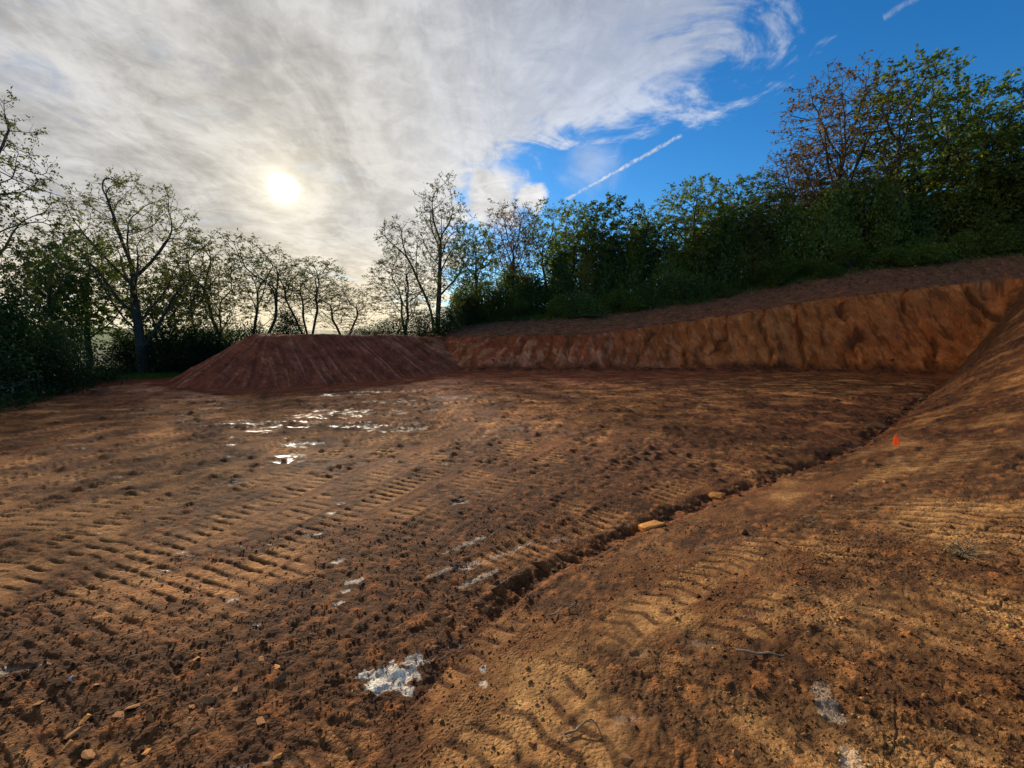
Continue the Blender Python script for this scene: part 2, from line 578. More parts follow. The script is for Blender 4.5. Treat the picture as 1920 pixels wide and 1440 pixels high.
WHITE = [  # pale chalky smears, the last two painted cloud reflections: pixel, height, half sizes, turn, strength
    (735, 1262, 0.03, 0.22, 0.12, 0.5, 1.0), (690, 1262, 0.02, 0.09, 0.045, 0.2, 0.9), (770, 1235, 0.03, 0.10, 0.05, 0.7, 0.8), (765, 1285, 0.03, 0.05, 0.05, 0.0, 0.8),
    (665, 1090, 0, 0.07, 0.05, 0.3, 0.8), (650, 1108, 0, 0.05, 0.03, 0.3, 0.8), (632, 1132, 0, 0.05, 0.025, 0.2, 0.7), (632, 1052, 0, 0.06, 0.04, 0.4, 0.7), (435, 1125, 0, 0.06, 0.04, 0.2, 0.6),
    (1560, 1300, 0.5, 0.05, 0.10, -0.3, 0.22), (1600, 1370, 0.55, 0.04, 0.08, -0.3, 0.2), (1545, 1272, 0.5, 0.04, 0.07, -0.3, 0.2),
    (900, 1085, 0, 0.34, 0.035, 0.75, 0.36), (830, 1075, 0, 0.20, 0.03, 0.75, 0.3), (960, 1030, 0, 0.3, 0.035, 0.75, 0.3), (880, 1020, 0, 0.35, 0.04, 0.8, 0.3),
    (905, 1240, 0.1, 0.02, 0.035, 0, 0.6), (905, 1272, 0.1, 0.025, 0.03, 0, 0.5),
    (550, 855, 0, 0.25, 0.12, 0, 0.7), (570, 832, 0, 0.5, 0.10, 0, 0.8)]  # bright cloud mirrored in the wet hollows, painted on as white
WET = [(640, 775, 2.2, 0.95, 0.0), (520, 795, 1.3, 0.9, 0.2), (560, 832, 0.8, 0.3, 0.1), (740, 752, 1.3, 0.6, 0.2), (690, 800, 1.5, 0.5, 0.0),
       (540, 860, 0.4, 0.25, 0.0), (760, 805, 1.0, 0.35, 0.1), (850, 745, 2.2, 0.5, 0.0), (700, 735, 2.5, 0.5, 0.1), (930, 745, 1.5, 0.35, 0), (960, 803, 0.7, 0.2, 0),
       (620, 740, 2.0, 0.5, 0.0), (430, 790, 0.9, 0.4, 0.2), (115, 780, 0.8, 0.15, 0.2), (1160, 712, 3.5, 0.5, 0), (1060, 742, 1.8, 0.4, 0.0)]


def terrain(x, y):
    """height, albedo (n,3) and wetness of the ground"""
    h, R = base(x, y, True)
    r = R['r']
    det = np.clip(1.15 - r / 30.0, 0.35, 1.0)
    v, ld, md, db = R['v'], R['ld'], R['md'], R['db']
    isR = sstep(v, 0.0, 0.25)
    onR = v > 0
    xt = np.where(onR, R['u'] * 0.72 + 3.0, x)
    yt = np.where(onR, v * np.sqrt(1 + R['gr'] ** 2) + R['u'] * 0.25, y)
    # broad undulation and clods
    big = fbm(xt / 1.6, yt / 1.6, 3, 60)
    loose_n = fbm(xt / 1.1 + 4, yt / 1.1, 4, 61, 0.55)
    # dark churned band across the middle of the floor, loose soil patches elsewhere
    cu, cw = line_coords(x, y, np.array([flat_hit(300, 1500), flat_hit(820, 985), flat_hit(1100, 880), flat_hit(1420, 815)]))
    churn = np.exp(-(cw / np.interp(cu, [0, 6, 12, 20], [0.9, 0.9, 1.4, 1.6])) ** 2)
    loose = sstep(loose_n + 0.32 * churn + 0.06 * isR, -0.16, 0.26)
    crumb = fbm(xt * 11, yt * 11, 3, 62, 0.6)
    f1, fe, cid = cells(xt * 9.0 + 0.5 * crumb, yt * 9.0, 63)
    f1b, feb, cidb = cells(x * 22, y * 22, 64)
    nearw = np.clip(1.25 - r / 12.0, 0, 1)
    lumps = (0.55 - f1) * 0.011 * (cid > 0.35) * (0.4 + cid) + (0.5 - f1b) * 0.010 * nearw
    fc1, _, fcid = cells(xt * 3.6 + 0.4 * loose_n, yt * 3.6, 69)
    farl = sstep(r, 4.5, 9) * (1 - sstep(r, 30, 40))
    clod = np.maximum(0.46 - fc1, 0) * (fcid > 0.55) * farl * (0.35 + 0.65 * loose)
    lumps = lumps + 0.0
    dz = 0.13 * clod * (1 - 0.5 * sstep(r, 18, 30)) + 0.035 * big * det + loose * (np.maximum(lumps, -0.004) + 0.012 * crumb) + (1 - loose) * 0.004 * crumb
    far_rough = sstep(r, 7, 16) * (0.055 * fbm(xt * 1.7, yt * 1.7, 4, 65, 0.6) + 0.04 * fbm(xt * 0.7 + yt * 0.3, yt * 3.0 - xt * 0.4, 4, 66, 0.6))
    dz = dz + far_rough
    pale = np.zeros(x.shape)
    dark = np.zeros(x.shape)
    rut = np.zeros(x.shape)
    for i, (P, hw, pitch, depth, pl, skew, lim) in enumerate(TRACKS):
        lo = P.min(0) - 0.6
        hi = P.max(0) + 0.6
        m = (x > lo[0]) & (x < hi[0]) & (y > lo[1]) & (y < hi[1])
        if not m.any():
            continue
        xs, ys = x[m], y[m]
        uu, vv = line_coords(xs, ys, P[::4] if len(P) > 24 else P[::2])
        wob = 0.03 * pn(uu * 1.3, vv, 100 + i) + 0.02 * pn(uu * 9, vv * 9, 101 + i)
        av = np.abs(vv + wob)
        band = 1 - sstep(av, hw * 0.85, hw * 1.12)
        keep = sstep(fbm(xs / 0.7, ys / 0.7, 4, 130 + i, 0.6), -0.48, -0.12) * (1 - 0.40 * loose[m])
        uq = uu / pitch + skew * np.abs(vv) / pitch + 0.10 * pn(uu * 3, vv * 6, 160 + i)
        fr = uq % 1.0
        pad = hash2(np.floor(uq - 0.5), np.floor((vv + hw) / hw * 0.999), 60 + i)
        slot = (1 - sstep(np.abs(fr - 0.5), 0.10, 0.20)) * sstep(fbm(xs * 4, ys * 4, 2, 190 + i), -0.6, -0.1)
        rim = np.exp(-((av - hw * 1.15) / 0.035) ** 2)
        gap = sstep(np.abs(vv), 0.008, 0.03)
        a = band * keep
        pw = sstep(pad, 0.10, 0.5) * (0.55 + 0.45 * gap)
        dz[m] += a * (depth * np.clip(r[m] / 6.5, 0.42, 1.0) * (0.25 - slot * pw) - 0.005) + rim * keep * 0.005
        pale[m] = np.maximum(pale[m], a * (1 - slot) * pl * (0.35 + 0.65 * pw))
        dark[m] = np.maximum(dark[m], a * slot)
        rut[m] += rim * keep
    # desiccation cracks in the baked clay on the slope
    wx = x + 0.10 * fbm(x * 3, y * 3, 3, 70)
    wy = y + 0.10 * fbm(x * 3 + 9, y * 3, 3, 71)
    _, ce, ccid = cells(wx * 5.2, wy * 5.2, 72)
    _, ce2, _ = cells(wx * 13, wy * 13, 73)
    cm = isR * sstep(fbm(x / 1.3 + 2, y / 1.3, 2, 74) + 0.5 * sstep(x, 0.8, 2.4) - 0.25, -0.05, 0.35) * (1 - sstep(r, 4.5, 7.5)) * (1 - 0.75 * loose)
    crack = (1 - sstep(ce, 0.015, 0.055)) * sstep(hash2(np.floor(wx * 5.2), np.floor(wy * 5.2), 3), 0.1, 0.5) + 0.35 * (1 - sstep(ce2, 0.02, 0.06))
    dz = dz - 0.012 * cm * crack + 0.006 * cm * (ccid - 0.5)
    # the crumbled crease itself
    tre = np.exp(-((v + 0.10 + 0.08 * pn(R['u'] * 1.6, 0 * v, 80)) / 0.13) ** 2) * sstep(R['u'], 0.3, 1.2) * (1 - sstep(R['u'], 24, 34))
    sc = np.interp(R['u'], [0, 6, 12, 30], [0.8, 1.0, 1.5, 2.0])
    cl = fbm(x * 4.5, y * 4.5, 4, 81, 0.65)
    dz = dz + tre * sc * (0.10 * cl - 0.055)
    lip = np.exp(-((v - 0.06) / 0.06) ** 2) * sstep(R['u'], 0.3, 1.2)
    dz = dz + 0.02 * lip * (1 + pn(R['u'] * 3, 0 * v, 82))
    # heap of spoil along the foot of the cut face
    ft = np.exp(-((db + 0.45) / 0.5) ** 2) * sstep(x, -4.5, -2.0) * (v < 1.2)
    dz = dz + ft * (0.20 + 0.24 * fbm(x * 1.7, y * 1.7, 4, 83, 0.6))
    # rough scraped strip above the cut, and the wooded ground
    vu, vv = line_coords(x, y, VEGL)
    veg = sstep(-vv + 0.6 * fbm(x / 1.5, y / 1.5, 3, 84), -0.6, 0.6)
    lveg = sstep(ld + 0.8 * fbm(x / 1.5, y / 1.5, 3, 85), -0.2, 0.7)
    hill = (~R['cutm']) & (db > 0)
    strip = sstep(db, 1.0, 2.6) * hill * (1 - veg)
    dz = np.where(R['is_mound'], 0.02 * crumb * det, dz)
    dz = np.where(hill & ~R['is_mound'], 0.16 * fbm(x * 0.9, y * 0.9, 5, 86, 0.66) + 0.08 * fbm(x * 0.7 - y * 0.5, y * 2.6 - x * 0.6, 3, 87), dz)
    facez = sstep(db, 0.1, 0.5) * R['cutm'] * sstep(R['wr'] + 0.5 * big, -1.2, 0.6)
    dz = dz * (1 - 0.8 * facez) + facez * 0.05 * fbm(x * 3, R['hgt'] * 3, 4, 88, 0.6)
    # wet hollows lie flat
    wet = np.zeros(x.shape)
    for (px, py, rx, ry, rot) in WET:
        c = flat_hit(px, py)
        c_, s_ = math.cos(rot), math.sin(rot)
        ex = ((x - c[0]) * c_ + (y - c[1]) * s_) / rx
        ey = (-(x - c[0]) * s_ + (y - c[1]) * c_) / (ry * 1.6)
        e = 1 - np.hypot(ex, ey)
        wet = np.maximum(wet, e)
    wn = fbm(x * 1.1, y * 3.2, 4, 90, 0.62)
    wetm = sstep(wet * 0.55 + wn * 0.75, 0.22, 0.40) * (wet > -0.4)
    wetn2 = sstep(fbm(x * 3.5, y * 6, 4, 91, 0.65), -0.12, 0.16)
    wetm = wetm * wetn2
    dz = dz * (1 - 0.8 * wetm) - 0.012 * wetm
    z = h + dz
    # ---------------- albedo
    n_lo = fbm(xt / 3.2, yt / 3.2, 4, 92)
    n_mid = fbm(xt / 0.7, yt / 0.7, 4, 93, 0.6)
    n_hi = fbm(xt * 7, yt * 7, 3, 94, 0.65)
    C = lambda *c: np.array(c)[None, :]
    DARK, MID, TAN = C(0.054, 0.023, 0.0095), C(0.160, 0.064, 0.021), C(0.41, 0.21, 0.075)
    ORG, RED, PINK = C(0.28, 0.105, 0.031), C(0.175, 0.052, 0.026), C(0.40, 0.205, 0.125)
    mulch, WHT, GRN, LIT = C(0.135, 0.064, 0.036), C(0.74, 0.64, 0.50), C(0.055, 0.105, 0.022), C(0.045, 0.034, 0.020)

    def mx(a, b, t):
        t = np.clip(t, 0, 1)[:, None]
        return a * (1 - t) + b * t
    colr = np.repeat(MID, len(x), 0)
    # dry compacted floor: golden to the left and in the middle distance
    gold = sstep(-x - 0.25 * y + 1.2 + 2.5 * n_lo, 0.0, 5.0) * (1 - sstep(r, 14, 22)) + 0.95 * sstep(r, 9, 13) * (1 - sstep(r, 22, 32)) * sstep(x, -3, 3)
    colr = mx(colr, TAN, np.clip(0.62 * gold + 0.35 * n_mid, 0, 0.8))
    colr = mx(colr, ORG, sstep(n_lo + 0.3 * n_mid, 0.0, 0.4) * 0.45 + 0.35 * sstep(r, 10, 18))
    st_ = fbm(x * 0.33 + y * 0.10, y * 1.15 - x * 0.12, 5, 140, 0.62)
    fz_ = (1 - isR) * sstep(r, 8, 13) * (1 - sstep(r, 28, 34))
    colr = mx(colr, TAN * 1.15, sstep(st_, 0.08, 0.20) * fz_ * 0.75)
    colr = mx(colr, DARK * 1.3, sstep(-st_, 0.08, 0.22) * fz_ * 0.55)
    # the slope under foot: tan crust and dark loose soil
    colr = mx(colr, mx(MID * 1.0, TAN * 0.80, sstep(n_mid + 0.45 * n_lo + 0.0, -0.2, 0.5)), isR)
    colr = mx(colr, TAN * 1.2, pale * (0.75 + 0.5 * n_hi) * (0.78 - 0.22 * isR))
    colr = mx(colr, DARK, dark * 0.75)
    colr = mx(colr, mx(DARK * 1.1, MID, sstep(n_hi + 0.4 * crumb, -0.1, 0.5)), loose * 0.85)
    colr = mx(colr, mx(MID * 0.8, ORG, sstep(cid, 0.55, 1.0)), loose * (cid > 0.8) * (f1 < 0.42) * 0.7)
    colr = mx(colr, DARK, cm * np.clip(crack, 0, 1) * 0.75)
    colr = mx(colr, mx(DARK, ORG * 0.8, sstep(cl, -0.15, 0.4)), tre * 0.9)
    # redder subsoil near the mound and the far end of the floor
    redm = sstep(y - 0.2 * x + 2.0 * n_lo, 16.5, 23.0) * (1 - sstep(x, 6, 20))
    colr = mx(colr, RED * 1.25, redm * 0.62 * (1 - 0.55 * pale))
    colr = mx(colr, RED * 0.8, (1 - isR) * sstep(y, 13, 17) * sstep(-x, 4, 9) * 0.5)
    colr = mx(colr, mx(DARK, RED, 0.35 + 0.5 * n_mid), ft * 0.9)  # dark spoil, with the shadow band at the bank foot painted in
    colr = colr * (1 + sstep(r, 7, 14)[:, None] * C(0.10, -0.05, -0.15))
    # mound
    stripe = sstep(R['lines'] + 0.4 * n_hi, 0.05, 0.6)
    mcol = mx(RED * C(1.5, 1.25, 1.15), C(0.46, 0.19, 0.105), stripe * 0.8)
    mcol = mx(mcol, RED * 0.6, sstep(-R['lines'], 0.1, 0.6) * 0.6)
    colr = np.where(R['is_mound'][:, None], mcol * (1 + 0.18 * n_mid[:, None]), colr)
    # cut face: orange above, pink scraped clay lower and to the left, dark between the bucket passes
    hz = R['hgt']
    wn1 = fbm(R['q'] / 0.9, hz / 0.8, 5, 101, 0.6)
    left_ = sstep(14 - x, 0, 12)
    wcol = mx(mx(ORG * C(1.05, 0.95, 0.95), TAN * 0.8, 0.15 * sstep(x, 8, 20)), RED * 1.5, left_ * 0.85)
    wcol = mx(wcol, mx(PINK * C(1.05, 0.95, 0.90), TAN * C(0.95, 0.80, 0.78), sstep(x, 8, 18)), sstep(wn1 + 0.30 * (R['fid'] - 0.4) - 0.22 * (hz - 1.4) / (1 + 0.12 * np.clip(x, 0, 30)), 0.0, 0.10) * 0.80)
    wcol = mx(wcol, MID * 0.75, sstep(fbm(R['q'] / 0.6, hz / 1.6, 5, 95, 0.65), 0.10, 0.24) * 0.75)
    wcol = mx(wcol, DARK * 1.2, (1 - sstep(R['fe'], 0.0, 0.11)) * sstep(fbm(x / 1.5, hz, 3, 99), -0.3, 0.1) * 0.95)
    wcol = mx(wcol, DARK * 1.4, sstep(0.28 - hz, 0, 0.2) * 0.8)  # shadow band along the foot of the face, put into the colour
    colr = mx(colr, mx(DARK, ORG, sstep(n_hi, -0.1, 0.4)), clod * 1.6 * (1 - isR * 0.5))
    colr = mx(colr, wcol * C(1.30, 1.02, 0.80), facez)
    colr = mx(colr * C(1.04, 0.95, 0.88), colr * C(0.93, 0.94, 0.93), isR)
    # scraped topsoil strip above it, wood floor, meadow
    scol = mx(mulch, RED * 1.1, sstep(n_lo + 0.5 * n_mid - db / 14 + 0.25, -0.1, 0.4) * 0.6)
    scol = mx(scol, mulch * 0.4, sstep(fbm(x * 1.5 - y, y * 3.3, 4, 96, 0.65), 0.0, 0.2) * 0.75)
    scol = mx(scol, TAN * 0.8, sstep(fbm(x * 0.9, y * 4, 4, 97, 0.6), 0.18, 0.45) * 0.5)
    hm = (hill & ~R['is_mound']).astype(float) * sstep(db, 0.2, 0.7)
    colr = mx(colr, scol * C(1.35, 1.15, 1.0), hm)
    grn = mx(LIT, GRN, sstep(n_mid, -0.2, 0.4) * 0.7)
    colr = mx(colr, grn, veg * (md < 0.2))
    colr = mx(colr, grn, lveg)
    colr = mx(colr, C(0.075, 0.125, 0.028), sstep(r, 48, 60))
    gp = flat_hit(235, 704)
    gpd = np.hypot((x - gp[0]) / 4.6, (y - gp[1]) / 3.6)
    colr = mx(colr, C(0.05, 0.12, 0.022), (1 - sstep(gpd + 0.3 * n_mid, 0.8, 1.1)) * (~R['is_mound']))
    # chalky smears and the painted cloud reflections
    wh = np.zeros(x.shape)
    for (px, py, zz, rx, ry, rot, stg) in WHITE:
        c = flat_hit(px, py, zz)
        c_, s_ = math.cos(rot), math.sin(rot)
        ex = ((x - c[0]) * c_ + (y - c[1]) * s_) / rx
        ey = (-(x - c[0]) * s_ + (y - c[1]) * c_) / ry
        m = (np.abs(ex) < 3) & (np.abs(ey) < 3)
        if m.any():
            e = 1 - np.hypot(ex[m], ey[m]) + 1.1 * fbm(x[m] * 8, y[m] * 8, 5, 98, 0.7)
            wh[m] = np.maximum(wh[m], sstep(e, 0.12, 0.24) * sstep(fbm(x[m] * 26, y[m] * 26, 3, 57, 0.6), -0.45, -0.2) * stg)
    colr = mx(colr, WHT, wh * (1.0 + 0.3 * n_hi))
    z = z - 0.003 * wh
    colr = mx(colr, colr * 0.62, wetm)
    # general mottling of the soil itself
    colr = colr * np.exp(0.95 * sstep(r, 5, 14) * (1 - sstep(r, 30, 45)) * fbm(xt * 1.3, yt * 0.9, 5, 67, 0.65) + 0.38 * n_mid + 0.42 * n_hi + 0.12 * n_lo + 0.30 * fbm(x * 19, y * 19, 2, 68, 0.6))[:, None]
    return z, np.clip(colr, 0.01, 0.8), wetm, R


def ground_z(x, y):
    return terrain(np.atleast_1d(np.asarray(x, float)), np.atleast_1d(np.asarray(y, float)))[0]


# ------------------------------------------------------------------ ground material
def ground_material():
    m = bpy.data.materials.new('clay_soil')
    m.use_nodes = True
    N = NT(m.node_tree)
    at = N.n('ShaderNodeAttribute', attribute_name='soil')
    aw = N.n('ShaderNodeAttribute', attribute_name='wet')
    geo = N.n('ShaderNodeNewGeometry')
    p = geo.outputs['Position']
    f1 = N.noise(p, 38.0, 5, 0.65)
    f2 = N.noise(p, 140.0, 3, 0.6)
    vo = N.n('ShaderNodeTexVoronoi', feature='F1')
    vo.inputs['Scale'].default_value = 48.0
    vo.inputs['Randomness'].default_value = 1.0
    N.link(N.vm('ADD', p, N.vm('SCALE', N.noise(p, 30.0, 2, 0.5, out='Color'), 0.02)), vo.inputs['Vector'])
    vo2 = N.n('ShaderNodeTexVoronoi', feature='F1')
    vo2.inputs['Scale'].default_value = 17.0
    N.link(N.vm('ADD', p, N.vm('SCALE', N.noise(p, 14.0, 3, 0.6, out='Color'), 0.06)), vo2.inputs['Vector'])
    grit = N.step(N.noise(p, 3.0, 3, 0.6), 0.42, 0.60)
    lump = N.m('ADD', N.m('MULTIPLY', N.m('SUBTRACT', 0.6, vo.outputs['Distance']), 0.8), N.m('MULTIPLY', N.m('SUBTRACT', 0.6, vo2.outputs['Distance']), 0.7))
    sep = N.n('ShaderNodeSeparateColor')
    N.link(vo.outputs['Color'], sep.inputs[0])
    k = N.m('ADD', 0.30, N.m('ADD', N.m('MULTIPLY', f1, 0.75), N.m('MULTIPLY', f2, 0.42)))
    k = N.m('ADD', k, N.m('MULTIPLY', N.m('MULTIPLY', sep.outputs[0], sep.outputs[1]), 0.55))
    c = N.vm('SCALE', at.outputs['Color'], k)
    b = N.n('ShaderNodeBump')
    b.inputs['Strength'].default_value = 0.9
    b.inputs['Distance'].default_value = 0.020
    hh = N.m('ADD', N.m('ADD', f1, N.m('MULTIPLY', f2, 0.4)), N.m('MULTIPLY', lump, N.m('ADD', 0.25, N.m('MULTIPLY', grit, 0.75))))
    hh = N.m('MULTIPLY', hh, N.m('SUBTRACT', 1.0, N.m('MULTIPLY', aw.outputs['Fac'], 0.85)))
    N.link(hh, b.inputs['Height'])
    pb = N.n('ShaderNodeBsdfPrincipled')
    N.link(c, pb.inputs['Base Color'])
    N.link(N.m('ADD', N.m('MULTIPLY', aw.outputs['Fac'], -0.50), 0.90), pb.inputs['Roughness'])
    N.link(N.m('ADD', N.m('MULTIPLY', aw.outputs['Fac'], 0.30), 0.12), pb.inputs['Specular IOR Level'])
    N.link(b.outputs[0], pb.inputs['Normal'])
    o = N.n('ShaderNodeOutputMaterial')
    N.link(pb.outputs[0], o.inputs[0])
    return m


SOIL = ground_material()


def build_ground():
    tfine = np.arctan(np.linspace(-1.42, 1.42, 830))
    tc = np.linspace(tfine[-1], 2 * math.pi + tfine[0], 92)[1:-1]
    th = np.concatenate([tfine, tc])
    rr = list(np.geomspace(0.03, 1.0, 14))
    while rr[-1] < 1600:
        r = rr[-1]
        if r < 9:
            dr = max(0.0052 * r, min(r * r / 900, 0.09) * 0.8)
        elif r < 26:
            dr = 0.1
        elif r < 43:
            dr = 0.055
        elif r < 60:
            dr = 0.35
        else:
            dr = 0.09 * r
        rr.append(r + dr)
    rr = np.array(rr)
    nT, nR = len(th), len(rr)
    X = rr[:, None] * np.sin(th)[None, :]
    Y = rr[:, None] * np.cos(th)[None, :]
    x, y = X.ravel(), Y.ravel()
    from concurrent.futures import ThreadPoolExecutor
    parts = np.array_split(np.arange(len(x)), 12)
    with ThreadPoolExecutor(4) as ex:
        res = list(ex.map(lambda k: terrain(x[k], y[k]), parts))
    z, c, w = (np.concatenate([q[i] for q in res]) for i in range(3))
    R = {k: np.concatenate([q[3][k] for q in res]) for k in ('cutm', 'hgt', 'db', 'v', 'r', 'ld', 'md', 'is_mound')}
    V = np.stack([x, y, z], 1)
    i = np.arange(nR - 1)[:, None] * nT
    j = np.arange(nT)[None, :]
    j2 = (j + 1) % nT
    F = np.stack([i + j, i + j2, i + nT + j2, i + nT + j], -1).reshape(-1, 4)[:, ::-1]
    a = F[:, 0]
    facev = R['cutm'] & (R['hgt'] > 0.05) & (R['db'] > 0.05) & (x > -4.4) & (R['v'] < 0.6)
    hill = (~R['cutm']) & (R['db'] > 0) & (R['r'] < 58)
    cls = np.zeros(len(x), int)
    cls[hill] = 3
    cls[R['ld'] > 0.3] = 4
    cls[facev] = 2
    cls[R['is_mound'] & (R['md'] > 0.05) & (R['md'] < 9)] = 1
    fc = cls[a]
    for k, nm in ((0, 'ground'), (1, 'dirt_mound'), (2, 'cut_bank'), (3, 'hillside'), (4, 'woodland_floor')):
        sel = F[fc == k]
        used, inv = np.unique(sel, return_inverse=True)
        me = mesh_np(nm, V[used], inv.reshape(sel.shape), SOIL, True)
        ac = me.attributes.new('soil', 'FLOAT_COLOR', 'POINT')
        cc = np.ones((len(used), 4), np.float32)
        cc[:, :3] = c[used]
        ac.data.foreach_set('color', cc.ravel())
        aw = me.attributes.new('wet', 'FLOAT', 'POINT')
        aw.data.foreach_set('value', w[used].astype(np.float32))
        tag(link(nm, me), {'ground': 'graded red brown clay floor with dozer cleat tracks',
                           'dirt_mound': 'flat topped red dirt mound with track lines down its face',
                           'cut_bank': 'steep scraped orange clay bank with bucket gouges',
                           'hillside': 'scraped brown hillside strip above the clay bank',
                           'woodland_floor': 'dim leaf littered ground under the trees'}[nm], None, None, 'structure')


build_ground()
# ------------------------------------------------------------------ plant materials


def leaf_mat(name, c0, c1, c2, trans=0.45):
    m = bpy.data.materials.new(name)
    m.use_nodes = True
    N = NT(m.node_tree)
    geo = N.n('ShaderNodeNewGeometry')
    oi = N.n('ShaderNodeObjectInfo')
    rp = N.n('ShaderNodeValToRGB')
    el = rp.color_ramp.elements
    el[0].color, el[0].position = (*c0, 1), 0.0
    el[1].color, el[1].position = (*c2, 1), 1.0
    e = el.new(0.6)
    e.color = (*c1, 1)
    n = N.noise(geo.outputs['Position'], 0.8, 2, 0.5)
    f = N.m('ADD', N.m('MULTIPLY', geo.outputs['Random Per Island'], 0.6), N.m('MULTIPLY', N.m('SUBTRACT', n, 0.25), 0.9), clamp=True)
    N.link(f, rp.inputs[0])
    k = N.m('ADD', 0.8, N.m('MULTIPLY', oi.outputs['Random'], 0.4))
    c = N.vm('SCALE', rp.outputs[0], k)
    d = N.n('ShaderNodeBsdfPrincipled')
    d.inputs['Roughness'].default_value = 0.65
    d.inputs['Specular IOR Level'].default_value = 0.18
    N.link(c, d.inputs['Base Color'])
    t = N.n('ShaderNodeBsdfTranslucent')
    N.link(N.mix(1.0, c, (1.25, 1.3, 0.6, 1), 'MULTIPLY'), t.inputs['Color'])
    mx = N.n('ShaderNodeMixShader')
    mx.inputs[0].default_value = trans
    N.link(d.outputs[0], mx.inputs[1])
    N.link(t.outputs[0], mx.inputs[2])
    o = N.n('ShaderNodeOutputMaterial')
    N.link(mx.outputs[0], o.inputs[0])
    return m


def plain_mat(name, c0, c1, scale=12.0, rough=0.9, bump=0.3, det=5):
    m = bpy.data.materials.new(name)
    m.use_nodes = True
    N = NT(m.node_tree)
    tc = N.n('ShaderNodeTexCoord')
    geo = N.n('ShaderNodeNewGeometry')
    oi = N.n('ShaderNodeObjectInfo')
    n = N.noise(N.vm('ADD', tc.outputs['Object'], N.vm('SCALE', (7.0, 3.0, 5.0), oi.outputs['Random'])), scale, det, 0.6)
    f = N.step(n, 0.3, 0.7)
    c = N.mix(f, (*c0, 1), (*c1, 1))
    c = N.vm('SCALE', c, N.m('ADD', 0.78, N.m('MULTIPLY', geo.outputs['Random Per Island'], 0.44)))
    b = N.n('ShaderNodeBump')
    b.inputs['Strength'].default_value = bump
    b.inputs['Distance'].default_value = 0.02
    N.link(n, b.inputs['Height'])
    p = N.n('ShaderNodeBsdfPrincipled')
    p.inputs['Roughness'].default_value = rough
    p.inputs['Specular IOR Level'].default_value = 0.2
    N.link(c, p.inputs['Base Color'])
    N.link(b.outputs[0], p.inputs['Normal'])
    o = N.n('ShaderNodeOutputMaterial')
    N.link(p.outputs[0], o.inputs[0])
    return m


BARK = plain_mat('bark', (0.055, 0.042, 0.032), (0.12, 0.095, 0.075), 9.0)
BARKD = plain_mat('dead_wood', (0.17, 0.115, 0.07), (0.33, 0.24, 0.15), 14.0)
L_GREEN = leaf_mat('leaf_green', (0.071, 0.107, 0.025), (0.133, 0.181, 0.039), (0.242, 0.259, 0.053))
L_DEEP = leaf_mat('leaf_deep_green', (0.047, 0.084, 0.026), (0.087, 0.141, 0.037), (0.166, 0.206, 0.047), 0.35)
L_OLIVE = leaf_mat('leaf_olive', (0.062, 0.081, 0.020), (0.112, 0.125, 0.027), (0.188, 0.163, 0.037))
L_RUST = leaf_mat('leaf_rust', (0.072, 0.058, 0.026), (0.143, 0.085, 0.039), (0.221, 0.111, 0.046))
L_SHADE = leaf_mat('leaf_deep_green_shaded', (0.014, 0.034, 0.012), (0.026, 0.055, 0.016), (0.050, 0.080, 0.020), 0.3)  # darker copy of the deep green leaf, thicket shade put into its colour
L_VINE = leaf_mat('leaf_vine', (0.077, 0.131, 0.032), (0.158, 0.214, 0.047), (0.314, 0.307, 0.068), 0.4)
GRASS = leaf_mat('grass_blade', (0.05, 0.10, 0.02), (0.07, 0.15, 0.025), (0.14, 0.19, 0.04), 0.4)
STRAW = leaf_mat('dry_straw', (0.20, 0.155, 0.085), (0.32, 0.25, 0.14), (0.42, 0.35, 0.21), 0.2)


# ------------------------------------------------------------------ plant geometry
def frames(T):
    ref = np.where(np.abs(T[:, 2:3]) > 0.9, np.array([[1.0, 0.1, 0.0]]), np.array([[0.05, 0.1, 1.0]]))
    a = np.cross(T, ref)
    a /= np.linalg.norm(a, axis=1, keepdims=True) + 1e-9
    return a, np.cross(T, a)


def tubes(P0, P1, R0, R1, k):
    """separate tapered k-sided tubes -> verts, quads"""
    T = P1 - P0
    T = T / (np.linalg.norm(T, axis=1, keepdims=True) + 1e-9)
    a, b = frames(T)
    an = np.arange(k) / k * 2 * math.pi
    ca, sa = np.cos(an), np.sin(an)
    ring = a[:, None, :] * ca[None, :, None] + b[:, None, :] * sa[None, :, None]
    V = np.concatenate([P0[:, None, :] + ring * R0[:, None, None], P1[:, None, :] + ring * R1[:, None, None]], 1)
    n = len(P0)
    i = np.arange(n)[:, None] * 2 * k
    j = np.arange(k)[None, :]
    F = np.stack([i + j, i + (j + 1) % k, i + k + (j + 1) % k, i + k + j], -1).reshape(-1, 4)
    return V.reshape(-1, 3), F


def join(parts):
    Vs, Fs, o = [], [], 0
    for V, F in parts:
        Vs.append(V)
        Fs.append(F + o)
        o += len(V)
    return np.vstack(Vs), np.vstack(Fs)


def leaves(g, C, A, L, W, fold=0.25):
    """rhombic leaves: base point, axis, length, width -> verts, quads"""
    n = len(C)
    A = A / (np.linalg.norm(A, axis=1, keepdims=True) + 1e-9)
    rnd = g.normal(size=(n, 3)) + np.array([0, 0, 0.9])
    S = np.cross(A, rnd)
    S /= np.linalg.norm(S, axis=1, keepdims=True) + 1e-9
    Nn = np.cross(S, A)
    L = L[:, None]
    W = W[:, None]
    V = np.stack([C, C + A * L * 0.45 + S * W * 0.5 + Nn * W * fold, C + A * L, C + A * L * 0.45 - S * W * 0.5 + Nn * W * fold], 1)
    F = np.arange(n * 4).reshape(n, 4)
    return V.reshape(-1, 3), F


